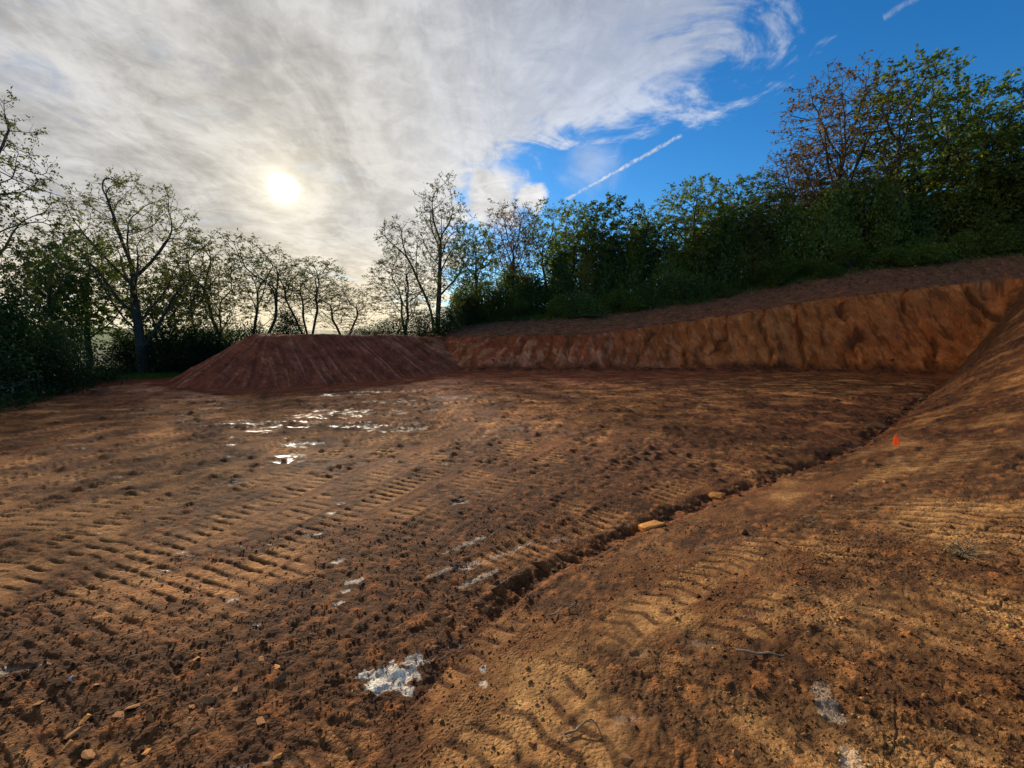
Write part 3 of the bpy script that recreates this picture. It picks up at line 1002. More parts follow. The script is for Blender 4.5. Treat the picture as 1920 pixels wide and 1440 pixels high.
def colonize(g, stems, att, D, kill, iters=140, up=0.08):
    pos, par = [], []
    for st in stems:
        prev = -1
        P = resample(st, D)
        if pos and st[0][2] > 0.3:
            prev = int(np.argmin([np.sum((q - st[0]) ** 2) for q in pos]))
        for p in P:
            pos.append(p)
            par.append(prev)
            prev = len(pos) - 1
    pos = np.array(pos, float)
    par = list(par)
    alive = att.copy()
    dd = np.linalg.norm(alive[:, None] - pos[None], axis=2)
    near = dd.argmin(1)
    nd = dd.min(1)
    for _ in range(iters):
        if len(alive) == 0:
            break
        v = alive - pos[near]
        v /= np.linalg.norm(v, axis=1, keepdims=True) + 1e-9
        acc = np.zeros_like(pos)
        np.add.at(acc, near, v)
        ids = np.unique(near)
        dv = acc[ids]
        dv /= np.linalg.norm(dv, axis=1, keepdims=True) + 1e-9
        dv += g.normal(size=dv.shape) * 0.14
        dv[:, 2] += up
        dv /= np.linalg.norm(dv, axis=1, keepdims=True) + 1e-9
        new = pos[ids] + dv * D
        st = len(pos)
        pos = np.vstack([pos, new])
        par += list(ids)
        d2 = np.linalg.norm(alive[:, None] - new[None], axis=2)
        k = d2.argmin(1)
        m = d2.min(1)
        better = m < nd
        near = np.where(better, k + st, near)
        nd = np.where(better, m, nd)
        keep = nd > kill
        alive, near, nd = alive[keep], near[keep], nd[keep]
    return pos, np.array(par)


def wood(g, pos, par, r_tip, r_trunk, flare=1.35):
    n = len(pos)
    kids = np.zeros(n)
    for i in range(n):
        if par[i] >= 0:
            kids[par[i]] += 1
    tips = max(2, int((kids == 0).sum()))
    p = math.log(tips) / math.log(r_trunk / r_tip)
    acc = np.where(kids == 0, r_tip ** p, 0.0)
    for i in range(n - 1, 0, -1):
        if par[i] >= 0:
            acc[par[i]] += acc[i]
    rad = acc ** (1 / p)
    sm = pos.copy()
    has = par >= 0
    for _ in range(4):
        cs = np.zeros_like(sm)
        cw = np.zeros(n)
        np.add.at(cs, par[has], sm[has] * acc[has][:, None])
        np.add.at(cw, par[has], acc[has])
        mid = has & (cw > 0)
        q = sm.copy()
        q[mid] = 0.5 * sm[mid] + 0.25 * sm[par[mid]] + 0.25 * cs[mid] / cw[mid][:, None]
        sm = q
    e = np.where(has)[0]
    P0, P1 = sm[par[e]], sm[e]
    R1 = rad[e]
    R0 = np.minimum(rad[par[e]], R1 * 1.35)
    z0 = P0[:, 2]
    fl = 1 + (flare - 1) * np.clip(1 - z0 / 0.7, 0, 1)
    R0 = R0 * fl
    parts = []
    for lo, hi, k in ((0.05, 9, 8), (0.018, 0.05, 5), (0, 0.018, 3)):
        m = (R1 >= lo) & (R1 < hi)
        if m.any():
            parts.append(tubes(P0[m] - (P1[m] - P0[m]) * 0.04, P1[m], R0[m], R1[m], k))
    return sm, rad, kids, parts


def crown_points(g, n, c, rx, ry, rz, shell=0.5, lumps=9):
    """attractors in a lumpy ellipsoid"""
    out = []
    ph = g.normal(size=(lumps, 3))
    ph /= np.linalg.norm(ph, axis=1, keepdims=True)
    while len(out) < n:
        d = g.normal(size=3)
        d /= np.linalg.norm(d)
        lump = 0.90 + 0.22 * np.max(ph @ d) ** 3 + 0.06 * g.normal()
        r = g.random() ** shell * lump
        out.append(np.array(c) + d * r * np.array([rx, ry, rz]))
    return np.array(out)


def tree_mesh(seed, stems, crown, n_att, leafmat, leaf_n, leaf_len, r_trunk, D=0.27, kill=0.42, twig=0.40, bare=0.0, droop=0.35, up=0.08):
    """woody mesh and leaf mesh of one tree; stems are polylines, crown a list of ellipsoids (cx, cy, cz, rx, ry, rz, weight)"""
    g = np.random.default_rng(seed)
    tw = sum(c[6] for c in crown)
    att = np.vstack([crown_points(g, int(n_att * c[6] / tw), c[:3], *c[3:6]) for c in crown])
    pos, par = colonize(g, stems, att, D, kill, up=up)
    sm, rad, kids, parts = wood(g, pos, par, 0.0105, r_trunk)
    dirs = np.zeros_like(sm)
    has = par >= 0
    dirs[has] = sm[has] - sm[par[has]]
    dirs /= np.linalg.norm(dirs, axis=1, keepdims=True) + 1e-9
    thin = np.where((rad < 0.020) & has)[0]
    tip = np.where((kids == 0) & has)[0]
    src = np.concatenate([thin[g.random(len(thin)) < 0.7], np.repeat(tip, 2)])
    tdir = dirs[src] * 0.8 + g.normal(size=(len(src), 3)) * 0.65 + np.array([0, 0, 0.18])
    tdir /= np.linalg.norm(tdir, axis=1, keepdims=True)
    tl = twig * (0.5 + g.random(len(src)))
    T0 = sm[src]
    T1 = T0 + tdir * tl[:, None]
    parts.append(tubes(T0, T1, np.full(len(src), 0.0075), np.full(len(src), 0.003), 3))
    V, F = join(parts)
    wm = mesh_np('trunk', V, F, BARK, True)
    # leaves gather in clumps: whole stretches of twig are leafy or bare
    cl = pn(T1[:, 0] * 0.9 + seed, T1[:, 2] * 0.9 + T1[:, 1] * 0.7, seed)
    keepm = (cl + g.normal(size=len(src)) * 0.25) > (bare * 1.6 - 0.55)
    idx = np.repeat(np.where(keepm)[0], leaf_n)
    t = g.random(len(idx)) * 0.85 + 0.15
    C = T0[idx] + (T1[idx] - T0[idx]) * t[:, None] + g.normal(size=(len(idx), 3)) * 0.03
    A = tdir[idx] * 0.6 + g.normal(size=(len(idx), 3)) * 0.8
    A[:, 2] -= droop
    Ln = leaf_len * (0.6 + 0.7 * g.random(len(idx)))
    lm = mesh_np('crown', *leaves(g, C, A, Ln, Ln * (0.38 + 0.2 * g.random(len(idx)))), leafmat)
    return wm, lm


def put_tree(label, meshes, x, y, scale=(1, 1, 1), rot=0.0, group=None):
    root = bpy.data.objects.new('deciduous_tree', None)
    root.location = (x, y, float(base(np.array([x]), np.array([y]))[0]) - 0.12)
    root.rotation_euler = (0, 0, rot)
    root.scale = scale
    col.objects.link(root)
    tag(root, label, 'tree', group)
    link('trunk', meshes[0], root)
    link('crown', meshes[1], root)
    return root


def place_x(px, Y, z=3.0):
    return (px - 960.0) / FPX * (Y * math.cos(PITCH) - (z - EYE) * math.sin(PITCH))


def z_at(py, Y):
    """height seen at photograph row py for a thing at depth Y"""
    d = pix_dir(960, py)
    return EYE + d.z / d.y * Y


A3 = lambda *p: np.array(p, float)


def pole(*pts):
    return [A3(*p) for p in pts]


def fan(seed, top, n, z0, z1, reach, rise, lean=0.0, crook=0.10):
    """a trunk and n ascending limbs leaving it between heights z0 and z1"""
    g = np.random.default_rng(seed)
    tr = [A3(0, 0, -.1)]
    for t in np.linspace(0.2, 1, 6):
        tr.append(A3(lean * t + g.normal() * crook * t, g.normal() * crook * t, top * t))
    out = [tr]
    T = np.array(tr)
    for i in range(n):
        z = z0 + (z1 - z0) * i / max(1, n - 1)
        b = A3(np.interp(z, T[:, 2], T[:, 0]), np.interp(z, T[:, 2], T[:, 1]), z)
        a = i * 2.4 + g.normal() * 0.3
        R = reach * (0.75 + 0.4 * g.random()) * (1.0 - 0.35 * i / n)
        Z = rise * (0.8 + 0.35 * g.random()) * (1.0 - 0.25 * i / n)
        d = A3(math.cos(a), math.sin(a) * 0.85, 0)
        out.append([b] + [b + d * R * f + A3(0, 0, Z * f ** 1.25) + g.normal(size=3) * crook for f in (0.3, 0.62, 1.0)])
    return out


def stems2(seed, list_of):
    """several trunks from one root, each with limbs"""
    out = []
    for k, (dx, dy, kw) in enumerate(list_of):
        for j, st in enumerate(fan(seed + k, **kw)):
            P = [p + A3(dx * 0.25, dy * 0.25, 0) + A3(dx, dy, 0) * max(0.0, min(1.0, p[2] / 4.0)) for p in st]
            out.append(P)
    return out


# tree kinds, 10 m tall, crown about 2.6 m half width
K1 = dict(top=7.5, n=8, z0=2.4, z1=6.5, reach=1.9, rise=2.2)
K2 = dict(top=7.0, n=6, z0=2.6, z1=6.0, reach=1.4, rise=2.2)
KIND = {
    'green': tree_mesh(31, fan(1, **K1), [(0, 0, 6.4, 2.6, 2.4, 3.6, 1), (0.4, 0, 3.8, 2.2, 2.0, 1.6, .3)], 1500, L_GREEN, 8, 0.21, 0.17, kill=0.42),
    'green2': tree_mesh(32, stems2(5, [(-1.0, .1, K2), (1.1, -.1, K2)]), [(-.9, 0, 6.4, 2.0, 2.0, 3.4, 1), (1.2, 0, 6.8, 1.8, 1.9, 3.2, .9)], 1500, L_GREEN, 8, 0.21, 0.15, kill=0.42),
    'deep': tree_mesh(33, fan(9, **K1), [(0, 0, 5.9, 2.7, 2.5, 4.1, 1)], 1300, L_DEEP, 11, 0.22, 0.17, kill=0.44),
    'deep2': tree_mesh(34, stems2(12, [(.4, .1, K2), (-1.2, 0, K2)]), [(0.3, 0, 6.6, 2.3, 2.3, 3.4, 1), (-1.4, 0, 5.2, 1.6, 1.6, 3.0, .6)], 1300, L_DEEP, 11, 0.22, 0.15, kill=0.44),
    'rust': tree_mesh(35, fan(17, top=7.5, n=11, z0=2.2, z1=6.2, reach=1.7, rise=3.2), [(0, 0, 6.5, 2.6, 2.4, 3.6, 1)], 1900, L_RUST, 5, 0.16, 0.14, kill=0.36, bare=0.06, up=0.15),
    'umbrella': tree_mesh(36, stems2(21, [(1.2, .1, dict(K2, n=5, rise=1.6)), (-1.2, -.2, dict(K2, n=5, rise=1.6)), (.1, 1.0, dict(K2, n=4))]), [(0, 0, 6.9, 3.0, 2.6, 3.1, 1)], 1900, L_OLIVE, 6, 0.14, 0.12, kill=0.38, bare=0.03),
    'round': tree_mesh(37, stems2(26, [(.7, 0, dict(K2, z0=1.8)), (-.9, -.1, dict(K2, z0=1.8))]), [(0, 0, 5.8, 2.8, 2.5, 4.1, 1)], 1900, L_OLIVE, 6, 0.14, 0.12, kill=0.38, bare=0.03),
}


def fit_tree(kind, label, px, Y, top_py, half_px, rot, group=None):
    zt = z_at(top_py, Y)
    x = place_x(px, Y, zt * 0.55)
    zb = float(base(np.array([x]), np.array([Y]))[0])
    sz = (zt - zb) / 10.0
    sx = half_px / FPX * Y / 2.6
    return put_tree(label, KIND[kind], x, Y, (sx, sx, sz), rot, group)


# --- left group
heroL = tree_mesh(12, fan(40, top=9.6, n=11, z0=1.7, z1=7.4, reach=3.1, rise=4.3, lean=-0.3), [(-.4, 0, 8.0, 4.1, 3.5, 4.7, 1), (-2.6, 0, 7.0, 2.2, 2.0, 3.2, .3), (2.8, 0, 5.6, 2.0, 2.0, 2.6, .3)],
                  2600, L_OLIVE, 6, 0.14, 0.27, kill=0.38, bare=0.06, up=0.14)
put_tree('large spreading tree with one thick trunk and fanned ascending limbs beside the mound', heroL, place_x(258, 27.0, 5), 27.0, (1.0, 1.0, 0.97))
heroN = tree_mesh(11, fan(45, top=9.2, n=9, z0=2.2, z1=7.4, reach=2.4, rise=3.4, lean=0.9), [(1.0, 0, 7.2, 2.8, 2.6, 4.3, 1), (-1.2, 0, 7.2, 1.8, 2.0, 3.6, .5)],
                  1900, L_OLIVE, 7, 0.13, 0.20, kill=0.38, bare=0.02, up=0.14)
put_tree('tall dark tree at the near end of the left wood, its crown arching right', heroN, -20.7, 16.2, (0.95, 0.95, 0.96))
fit_tree('deep', 'small leafy green tree with a thin straight trunk left of the spreading tree', 158, 29.0, 440, 76, 0.4)
fit_tree('deep2', 'slim dark tree close against the right side of the spreading tree', 318, 31.0, 500, 58, 1.4)
fit_tree('deep', 'slender leafy tree between the left thicket and the small straight tree', 92, 25.0, 455, 58, 2.6)
fit_tree('umbrella', 'broad umbrella shaped tree with several forked stems behind the mound corner', 456, 31.0, 436, 98, 0.2)
fit_tree('round', 'thin leaved low tree behind the mound corner, left of the umbrella shaped tree', 388, 30.0, 468, 60, 1.0)
fit_tree('umbrella', 'rounded open tree behind the middle of the mound, next to the umbrella shaped tree', 578, 34.0, 480, 72, 2.2)
fit_tree('round', 'low round tree behind the mound where the tree tops dip', 645, 35.0, 528, 66, 4.0)
# --- centre tree: two stems, one long limb to the left
heroC = tree_mesh(19, fan(51, top=10.0, n=9, z0=3.2, z1=8.5, reach=1.9, rise=2.8, lean=0.6)
                  + [pole((-.3, .1, -.1), (-.6, .1, 2.2), (-1.6, 0, 4.6), (-2.5, -.1, 6.6), (-4.3, -.2, 8.2)), pole((-1.6, 0, 4.6), (-1.8, .3, 6.2), (-1.6, .4, 8.2)), pole((-2.5, -.1, 6.6), (-2.9, .2, 7.8), (-3.0, .3, 9.2))],
                  [(0.6, 0, 8.2, 2.8, 2.6, 4.8, 1.0), (-3.2, 0, 7.6, 1.9, 1.6, 2.3, 0.3), (1.8, 0, 5.2, 2.3, 2.0, 3.2, 0.4)], 2300, L_OLIVE, 7, 0.14, 0.24, kill=0.38, bare=0.03)
put_tree('tall two stemmed tree with a bare limb reaching left over the mound end', heroC, place_x(818, 38.0, 8), 38.0)
fit_tree('round', 'small crooked tree with thin yellowing leaves left of the two stemmed tree', 760, 37.0, 476, 72, 5.1)
# --- ridge trees above the bank
RB = 'trees on the ridge above the cut bank'
for kind, lab, px, Y, top, half, rot in [
    ('green', 'slim green tree directly right of the two stemmed tree', 893, 41, 415, 48, 0.3),
    ('rust', 'half bare tree with rusty top over the left end of the bank', 962, 43, 380, 58, 1.2),
    ('green2', 'round headed green tree rising beneath the lower end of the contrail', 1045, 43, 374, 58, 0.2),
    ('deep2', 'broad dark green tree in the row right of the contrail foot', 1150, 43, 370, 76, 3.3),
    ('deep', 'thin dark tree filling the gap left of the round topped light green tree', 1220, 44, 396, 46, 2.0),
    ('green', 'light green tree with round top where the ridge row starts to climb', 1300, 42, 334, 74, 2.2),
    ('deep', 'dense dark tree at the foot of the tall rusty tree', 1405, 42, 330, 64, 4.4),
    ('rust', 'brownish leaning tree crown left of the tall rusty tree', 1482, 42, 268, 62, 3.0),
    ('rust', 'tallest airy tree with rusty thinning leaves against the blue sky', 1572, 41, 132, 100, 0.0),
    ('green2', 'tall green tree with loose windblown crown beside the rusty tree', 1722, 40, 108, 100, 3.4),
    ('green', 'tall green tree right of the windblown tree, its crown thinning upward', 1838, 38, 145, 84, 5.0),
    ('deep2', 'dark dense tree at the high end of the ridge row', 1935, 36, 170, 90, 0.9),
    ('deep', 'dark broad tree low behind the tall rusty tree', 1630, 45, 320, 100, 1.7),
    ('deep2', 'dark broad tree low behind the windblown green tree', 1775, 45, 262, 105, 5.6),
    ('deep2', 'dark filler tree low behind the light green round topped tree', 1345, 47, 390, 80, 4.1),
    ('deep', 'dark filler tree low behind the round headed green tree', 1090, 47, 425, 70, 3.1),
    ('deep', 'dark filler tree low between the dense dark tree and the rusty tree', 1500, 46, 350, 90, 5.3)]:
    fit_tree(kind, lab, px, float(Y), top, half, rot, RB)


# --- shrubs: stems and clumped foliage
def shrub_protos(seed, n_blob, tall, leaf_n, leaf_len, mat, spread=1.0):
    g = np.random.default_rng(seed)
    B = []
    for i in range(n_blob):
        t = (i + 0.5) / n_blob
        z = tall * (0.10 + 0.82 * t ** 0.9)
        w = spread * (1.0 - 0.60 * t) * (0.8 + 0.5 * g.random())
        a = g.random() * 6.28
        rad = (0.34 + 0.32 * g.random()) * spread * (1.08 - 0.45 * t)
        B.append((math.cos(a) * w * 0.85, math.sin(a) * w * 0.85, z, rad))
    B = np.array(B)
    wgt = B[:, 3] ** 2
    k = g.choice(n_blob, leaf_n, p=wgt / wgt.sum())
    d = g.normal(size=(leaf_n, 3))
    d /= np.linalg.norm(d, axis=1, keepdims=True)
    rr = B[k, 3] * (0.45 + 0.75 * g.random(leaf_n) ** 0.7)
    C = B[k, :3] + d * rr[:, None] * np.array([1, 1, 1.25])
    C[:, 2] = np.maximum(C[:, 2], 0.03)
    A = d * 0.7 + g.normal(size=(leaf_n, 3)) * 0.55
    A[:, 2] -= 0.45
    L = leaf_len * (0.55 + 0.8 * g.random(leaf_n))
    fo = mesh_np('foliage', *leaves(g, C, A, L, L * (0.5 + 0.25 * g.random(leaf_n))), mat)
    # whips poking out of the top
    nb = 26
    bi = g.choice(n_blob, nb)
    P1 = B[bi, :3] + np.array([0, 0, 1]) * (B[bi, 3] * (0.9 + 0.9 * g.random(nb)))[:, None] + g.normal(size=(nb, 3)) * 0.12
    P0 = np.stack([B[bi, 0] * 0.25, B[bi, 1] * 0.25, np.zeros(nb)], 1)
    st = mesh_np('stem', *tubes(P0, P1, np.full(nb, 0.022), np.full(nb, 0.004), 4), BARK)
    return st, fo


SHP = [shrub_protos(71, 26, 3.0, 6500, 0.13, L_VINE, 1.15), shrub_protos(72, 30, 3.0, 6500, 0.13, L_DEEP, 1.0), shrub_protos(73, 24, 3.0, 6000, 0.14, L_GREEN, 1.3),
       shrub_protos(74, 30, 3.0, 6500, 0.12, L_VINE, 0.9), shrub_protos(75, 22, 3.0, 5500, 0.13, L_OLIVE, 1.2), shrub_protos(76, 22, 2.0, 5500, 0.12, L_DEEP, 1.6), shrub_protos(77, 30, 3.0, 6500, 0.10, L_SHADE, 1.0), shrub_protos(78, 24, 2.0, 5500, 0.10, L_SHADE, 1.6)]


def shrub(k, x, y, h, w, rot, label, group):
    st, fo = SHP[k]
    root = bpy.data.objects.new('shrub', None)
    root.location = (x, y, float(base(np.array([x]), np.array([y]))[0]) - 0.08)
    root.rotation_euler = (0, 0, rot)
    ph = 2.0 if k in (5, 7) else 3.0
    root.scale = (w, w, h / ph)
    col.objects.link(root)
    tag(root, label, 'shrub', group)
    link('stem', st, root)
    link('foliage', fo, root)
    return root


g = np.random.default_rng(5)
VP = resample(VEG, 0.5)
vpx = 960 + FPX * VP[:, 0] / VP[:, 1]


def veg_point(px, back):
    i = int(np.argmin(np.abs(vpx - px)))
    return VP[i, 0] * (1 + back / VP[i, 1]), VP[i, 1] + back


kinds = ['leafy vine covered', 'dark green upright', 'bright green bushy', 'narrow vine draped', 'yellowish olive', 'low spreading dark']
REFS = [(893, 'right of the two stemmed tree'), (962, 'below the half bare tree'), (1045, 'below the round headed green tree'), (1150, 'below the broad dark green tree'), (1220, 'below the thin dark tree'),
        (1300, 'below the light green tree'), (1405, 'below the dense dark tree'), (1482, 'below the brownish leaning crown'), (1572, 'below the tallest rusty tree'), (1722, 'below the windblown green tree'),
        (1838, 'right of the windblown green tree'), (1935, 'at the high end of the ridge')]


def near_tree(px):
    return min(REFS, key=lambda q: abs(q[0] - px))[1]


for i, px in enumerate(range(872, 2010, 46)):
    k = int(g.integers(0, 5))
    x, y = veg_point(px + g.normal() * 8, 1.3 + g.random() * 0.9)
    h = (4.2 + 2.4 * g.random()) * (0.75 + 0.45 * min(1, max(0, (px - 900) / 300)))
    shrub(k, x, y, h, 1.15 + 0.5 * g.random(), g.random() * 6.28, kinds[k] + ' tall shrub in the hedge ' + near_tree(px), 'hedge shrubs above the cut bank')
for i, px in enumerate(range(905, 1990, 62)):
    k = [0, 2, 5, 3][int(g.integers(0, 4))]
    x, y = veg_point(px + g.normal() * 10, 0.0 + g.random() * 0.5)
    shrub(k, x, y, 1.3 + 1.2 * g.random(), 0.95 + 0.5 * g.random(), g.random() * 6.28, kinds[k] + ' low shrub fronting the hedge ' + near_tree(px), 'low shrubs along the hedge front')
for i, px in enumerate(range(900, 2000, 75)):
    k = 1 if i % 2 else 4
    x, y = veg_point(px, 4.2 + g.random())
    shrub(k, x, y, 4.2 + 1.6 * g.random(), 1.6, g.random() * 6.28, kinds[k] + ' shrub behind the hedge ' + near_tree(px), 'shrubs under the ridge trees')
# left thicket
left = [(-17.2, 13.6, 1.9, 0.9, 5), (-18.6, 14.8, 3.6, 1.1, 1), (-19.8, 16.4, 4.4, 1.2, 1), (-19.2, 17.6, 2.2, 1.0, 5), (-20.6, 18.8, 3.0, 1.1, 1), (-21.6, 20.6, 2.4, 1.1, 5),
        (-22.6, 22.6, 2.4, 1.1, 1), (-24.2, 23.8, 3.0, 1.2, 1), (-23.8, 26.0, 2.2, 1.2, 5), (-22.0, 28.0, 1.9, 1.1, 5), (-20.2, 29.6, 2.2, 1.1, 1), (-25.2, 28.6, 2.8, 1.2, 1),
        (-18.8, 31.6, 2.4, 1.1, 5), (-22.0, 31.8, 2.6, 1.2, 1), (-16.4, 11.4, 1.3, 0.8, 5), (-27.0, 31, 3.0, 1.3, 1), (-17.4, 33.5, 2.6, 1.1, 1), (-23.5, 18.5, 4.6, 1.3, 1),
        (-21.5, 15.2, 5.0, 1.3, 1), (-19.8, 13.2, 3.2, 1.1, 1), (-25.8, 21.5, 4.0, 1.3, 1), (-20.8, 25.0, 1.5, 0.9, 5), (-22.6, 24.6, 2.0, 1.0, 1), (-24.0, 33.5, 2.8, 1.2, 5)]
left = [q for q in left if math.hypot((q[0] + 22.6) / 3.2, (q[1] - 24.6) / 3.2) > 1]
for i, (x, y, h, w, k) in enumerate(left):
    where = 'beside the brush branches' if y < 14 else 'under the near arching tree' if y < 18 else 'before the small straight tree' if y < 23 else 'left of the spreading tree' if (x < -23 and y < 30) else 'under the spreading tree' if y < 29 else 'behind the spreading tree'
    shrub(6 if k == 1 else 7, x, y, h, w, g.random() * 6.28, ('dim upright dark green shrub ' if k == 1 else 'dim low spreading dark shrub ') + where + ' of the left thicket', 'shrubs of the left thicket')
# shrubs round the foot of the centre tree and behind the mound
for (px, Y, h, w, k), wh_ in zip([(735, 36.5, 1.5, 1.2, 7), (790, 37, 1.9, 1.4, 7), (840, 37.5, 2.2, 1.3, 6), (875, 40, 3.0, 1.4, 6), (690, 36.0, 1.0, 1.0, 7)], ['below the small crooked tree', 'left of the two stemmed tree', 'at the foot of the two stemmed tree', 'left of the slim green tree', 'left of the small crooked tree']):
    shrub(k, place_x(px, Y), Y, h, w, g.random() * 6.28, 'dark round bush ' + wh_, 'bushes round the two stemmed tree')
for (px, Y, h, w, k), wh_ in zip([(408, 29.5, 3.0, 1.2, 7), (372, 28.5, 2.8, 1.2, 6), (340, 30, 2.8, 1.3, 7), (300, 29, 2.4, 1.3, 6)], ['touching the left end of the mound crest', 'below the thin leaved low tree', 'below the slim dark tree', 'right of the spreading tree trunk']):
    shrub(k, place_x(px, Y), Y, h, w, g.random() * 6.28, 'dark bush behind the mound end, ' + wh_, 'bushes behind the mound end')


# --- ground cover, grass, litter: uncountable, one object each
def scatter(name, label, n, sampler, L, Wd, mat, seed, updir, cat_kind='stuff'):
    g = np.random.default_rng(seed)
    x, y = sampler(g, n)
    z = base(x, y)
    C = np.stack([x, y, z + 0.01 + g.random(len(x)) * updir[1]], 1)
    A = g.normal(size=(len(x), 3)) * np.array([1, 1, updir[2]])
    A[:, 2] += updir[0]
    Ln = L * (0.5 + g.random(len(x)))
    me = mesh_np(name, *leaves(g, C, A, Ln, Ln * Wd), mat)
    return tag(link(name, me), label, None, None, cat_kind)


def samp_veg(g, n):
    i = g.integers(0, len(VP), n)
    b = g.normal(size=n) * 0.7 + 0.3
    x = VP[i, 0] * (1 + b / VP[i, 1]) + g.normal(size=n) * 0.4
    return x, VP[i, 1] + b


def samp_grass(g, n):
    c = flat_hit(235, 704)
    a = g.random(n) * 6.28
    r = np.sqrt(g.random(n))
    x, y = c[0] + np.cos(a) * r * 4.6, c[1] + np.sin(a) * r * 3.8
    _, mv = line_coords(x, y, MOUND)
    m = mv > 0.3
    return x[m], y[m]


def samp_left(g, n):
    i = g.random(n) * (len(LEFT) - 2.001)
    k = i.astype(int)
    f = (i - k)[:, None]
    p = LEFT[k] * (1 - f) + LEFT[k + 1] * f
    return p[:, 0] - np.abs(g.normal(size=n)) * 1.6 + 0.7, p[:, 1] + g.normal(size=n) * 0.5


def samp_strip(g, n):
    x = -3 + 45 * g.random(n)
    ft = foot_y(x)
    i = np.searchsorted(VP[:, 0], np.clip(x, VP[0, 0], VP[-1, 0]))
    vy = VP[np.clip(i, 0, len(VP) - 1), 1]
    t = g.random(n) ** 0.6
    return x, ft + 2.8 + (vy - ft - 2.6) * t


scatter('ground_cover', 'green creeping vines spilling from the hedge onto the bare strip', 16000, samp_veg, 0.14, 0.6, L_VINE, 201, (0.35, 0.35, 0.6))
scatter('weeds', 'tall rank weeds along the hedge foot', 5000, samp_veg, 0.42, 0.10, L_GREEN, 202, (1.6, 0.05, 0.5))
scatter('grass', 'patch of short bright grass at the end of the mound', 22000, samp_grass, 0.16, 0.12, GRASS, 203, (1.3, 0.0, 0.4))
scatter('undergrowth', 'dim weeds and creepers along the edge of the left wood', 9000, samp_left, 0.28, 0.16, L_SHADE, 204, (1.0, 0.25, 0.5))
scatter('dead_stalks', 'dead stalks and roots scattered on the scraped hillside strip', 5000, samp_strip, 0.30, 0.06, STRAW, 205, (0.15, 0.0, 0.25))
#SMALL
# ------------------------------------------------------------------ stones, clods, sticks, flag
CLOD = plain_mat('earth_clod', (0.075, 0.037, 0.018), (0.20, 0.105, 0.048), 18.0, 0.95, 0.6)
REDCLOD = plain_mat('red_clod', (0.085, 0.032, 0.020), (0.19, 0.075, 0.042), 12.0, 0.95, 0.6)
TANST = plain_mat('tan_stone', (0.28, 0.115, 0.036), (0.46, 0.21, 0.072), 16.0, 0.85, 0.4)
ORGST = plain_mat('orange_stone', (0.42, 0.165, 0.035), (0.62, 0.28, 0.065), 10.0, 0.85, 0.5)
ORANGE = leaf_mat('fluorescent_orange_film', (0.92, 0.22, 0.05), (0.95, 0.26, 0.07), (0.98, 0.30, 0.09), 0.45)
WIRE = plain_mat('steel_wire', (0.25, 0.24, 0.23), (0.35, 0.34, 0.33), 30.0, 0.45, 0.0)
PAPER = plain_mat('white_scrap', (0.72, 0.73, 0.72), (0.8, 0.8, 0.79), 20.0, 0.8, 0.1)


def hull_mesh(name, seed, dims, mat, n=16, flat=1.0, chip=0.35, sub=True):
    g = np.random.default_rng(seed)
    bm = bmesh.new()
    for i in range(n):
        d = g.normal(size=3)
        d /= np.linalg.norm(d)
        d = np.sign(d) * np.abs(d) ** (1 - chip)
        d = d * (0.8 + 0.3 * g.random())
        bm.verts.new((d[0] * dims[0] / 2, d[1] * dims[1] / 2, d[2] * dims[2] / 2))
    r = bmesh.ops.convex_hull(bm, input=bm.verts)
    bmesh.ops.delete(bm, geom=[e for e in r['geom_interior'] if isinstance(e, bmesh.types.BMVert)], context='VERTS')
    me = bpy.data.meshes.new(name)
    bm.to_mesh(me)
    bm.free()
    me.materials.append(mat)
    return me


def on_ground(px, py, lift=0.0):
    p = ground_hit(px, py)
    return p[0], p[1], float(ground_z(p[0], p[1])[0]) + lift


CP = [hull_mesh('earth_clod', 300 + i, (1, 0.8, 0.65), CLOD, 15) for i in range(7)]
RP = [hull_mesh('red_clod', 320 + i, (1, 0.8, 0.6), REDCLOD, 14) for i in range(5)]
TP = [hull_mesh('stone', 340 + i, (1, 0.75, 0.6), TANST, 15) for i in range(5)]


def rock(name, me, p, size, g, label, group=None, cat='stone', sink=0.2, sc=(1, 1, 1)):
    o = bpy.data.objects.new(name, me)
    o.location = (p[0], p[1], p[2] + size * (0.32 - sink))
    o.rotation_euler = (g.normal() * 0.35, g.normal() * 0.35, g.random() * 6.28)
    o.scale = (size * sc[0], size * sc[1], size * sc[2])
    col.objects.link(o)
    return tag(o, label, cat, group)


g = np.random.default_rng(91)
# clods crumbled into the crease
su = np.linspace(0.6, 23.0, 92)
SL = np.concatenate([[0], np.cumsum(np.hypot(*np.diff(CREASE, axis=0).T))]) - CR_S0
sx_ = np.interp(su, SL, CREASE[:, 0]) + g.normal(size=92) * 0.10 - 0.06
sy_ = np.interp(su, SL, CREASE[:, 1]) + g.normal(size=92) * 0.10 + 0.06
sz_ = ground_z(sx_, sy_)
for i in range(92):
    d = math.hypot(sx_[i], sy_[i])
    size = (0.016 + 0.0085 * d) * (0.6 + 0.9 * g.random())
    if i % 6 == 3:
        rock('stone', TP[i % 5], (sx_[i], sy_[i], sz_[i]), size * 0.85, g, 'tan rounded stone half buried among clods in the crease', 'tan stones in the crease')
    else:
        rock('earth_clod', CP[i % 7], (sx_[i], sy_[i], sz_[i]), size, g, 'dark earth clod crumbled into the crease below the side slope', 'clods in the crease', 'clod')
# clods along the foot of the bank
fx = np.linspace(-2.5, 25.5, 54) + g.normal(size=54) * 0.4
fy = foot_y(fx) - 0.55 + g.normal(size=54) * 0.45
fz = ground_z(fx, fy)
for i in range(54):
    rock('earth_clod', RP[i % 5], (fx[i], fy[i], fz[i]), 0.16 + 0.22 * g.random() ** 2, g, 'red brown clod of spoil at the foot of the cut bank', 'clods at the foot of the bank', 'clod')
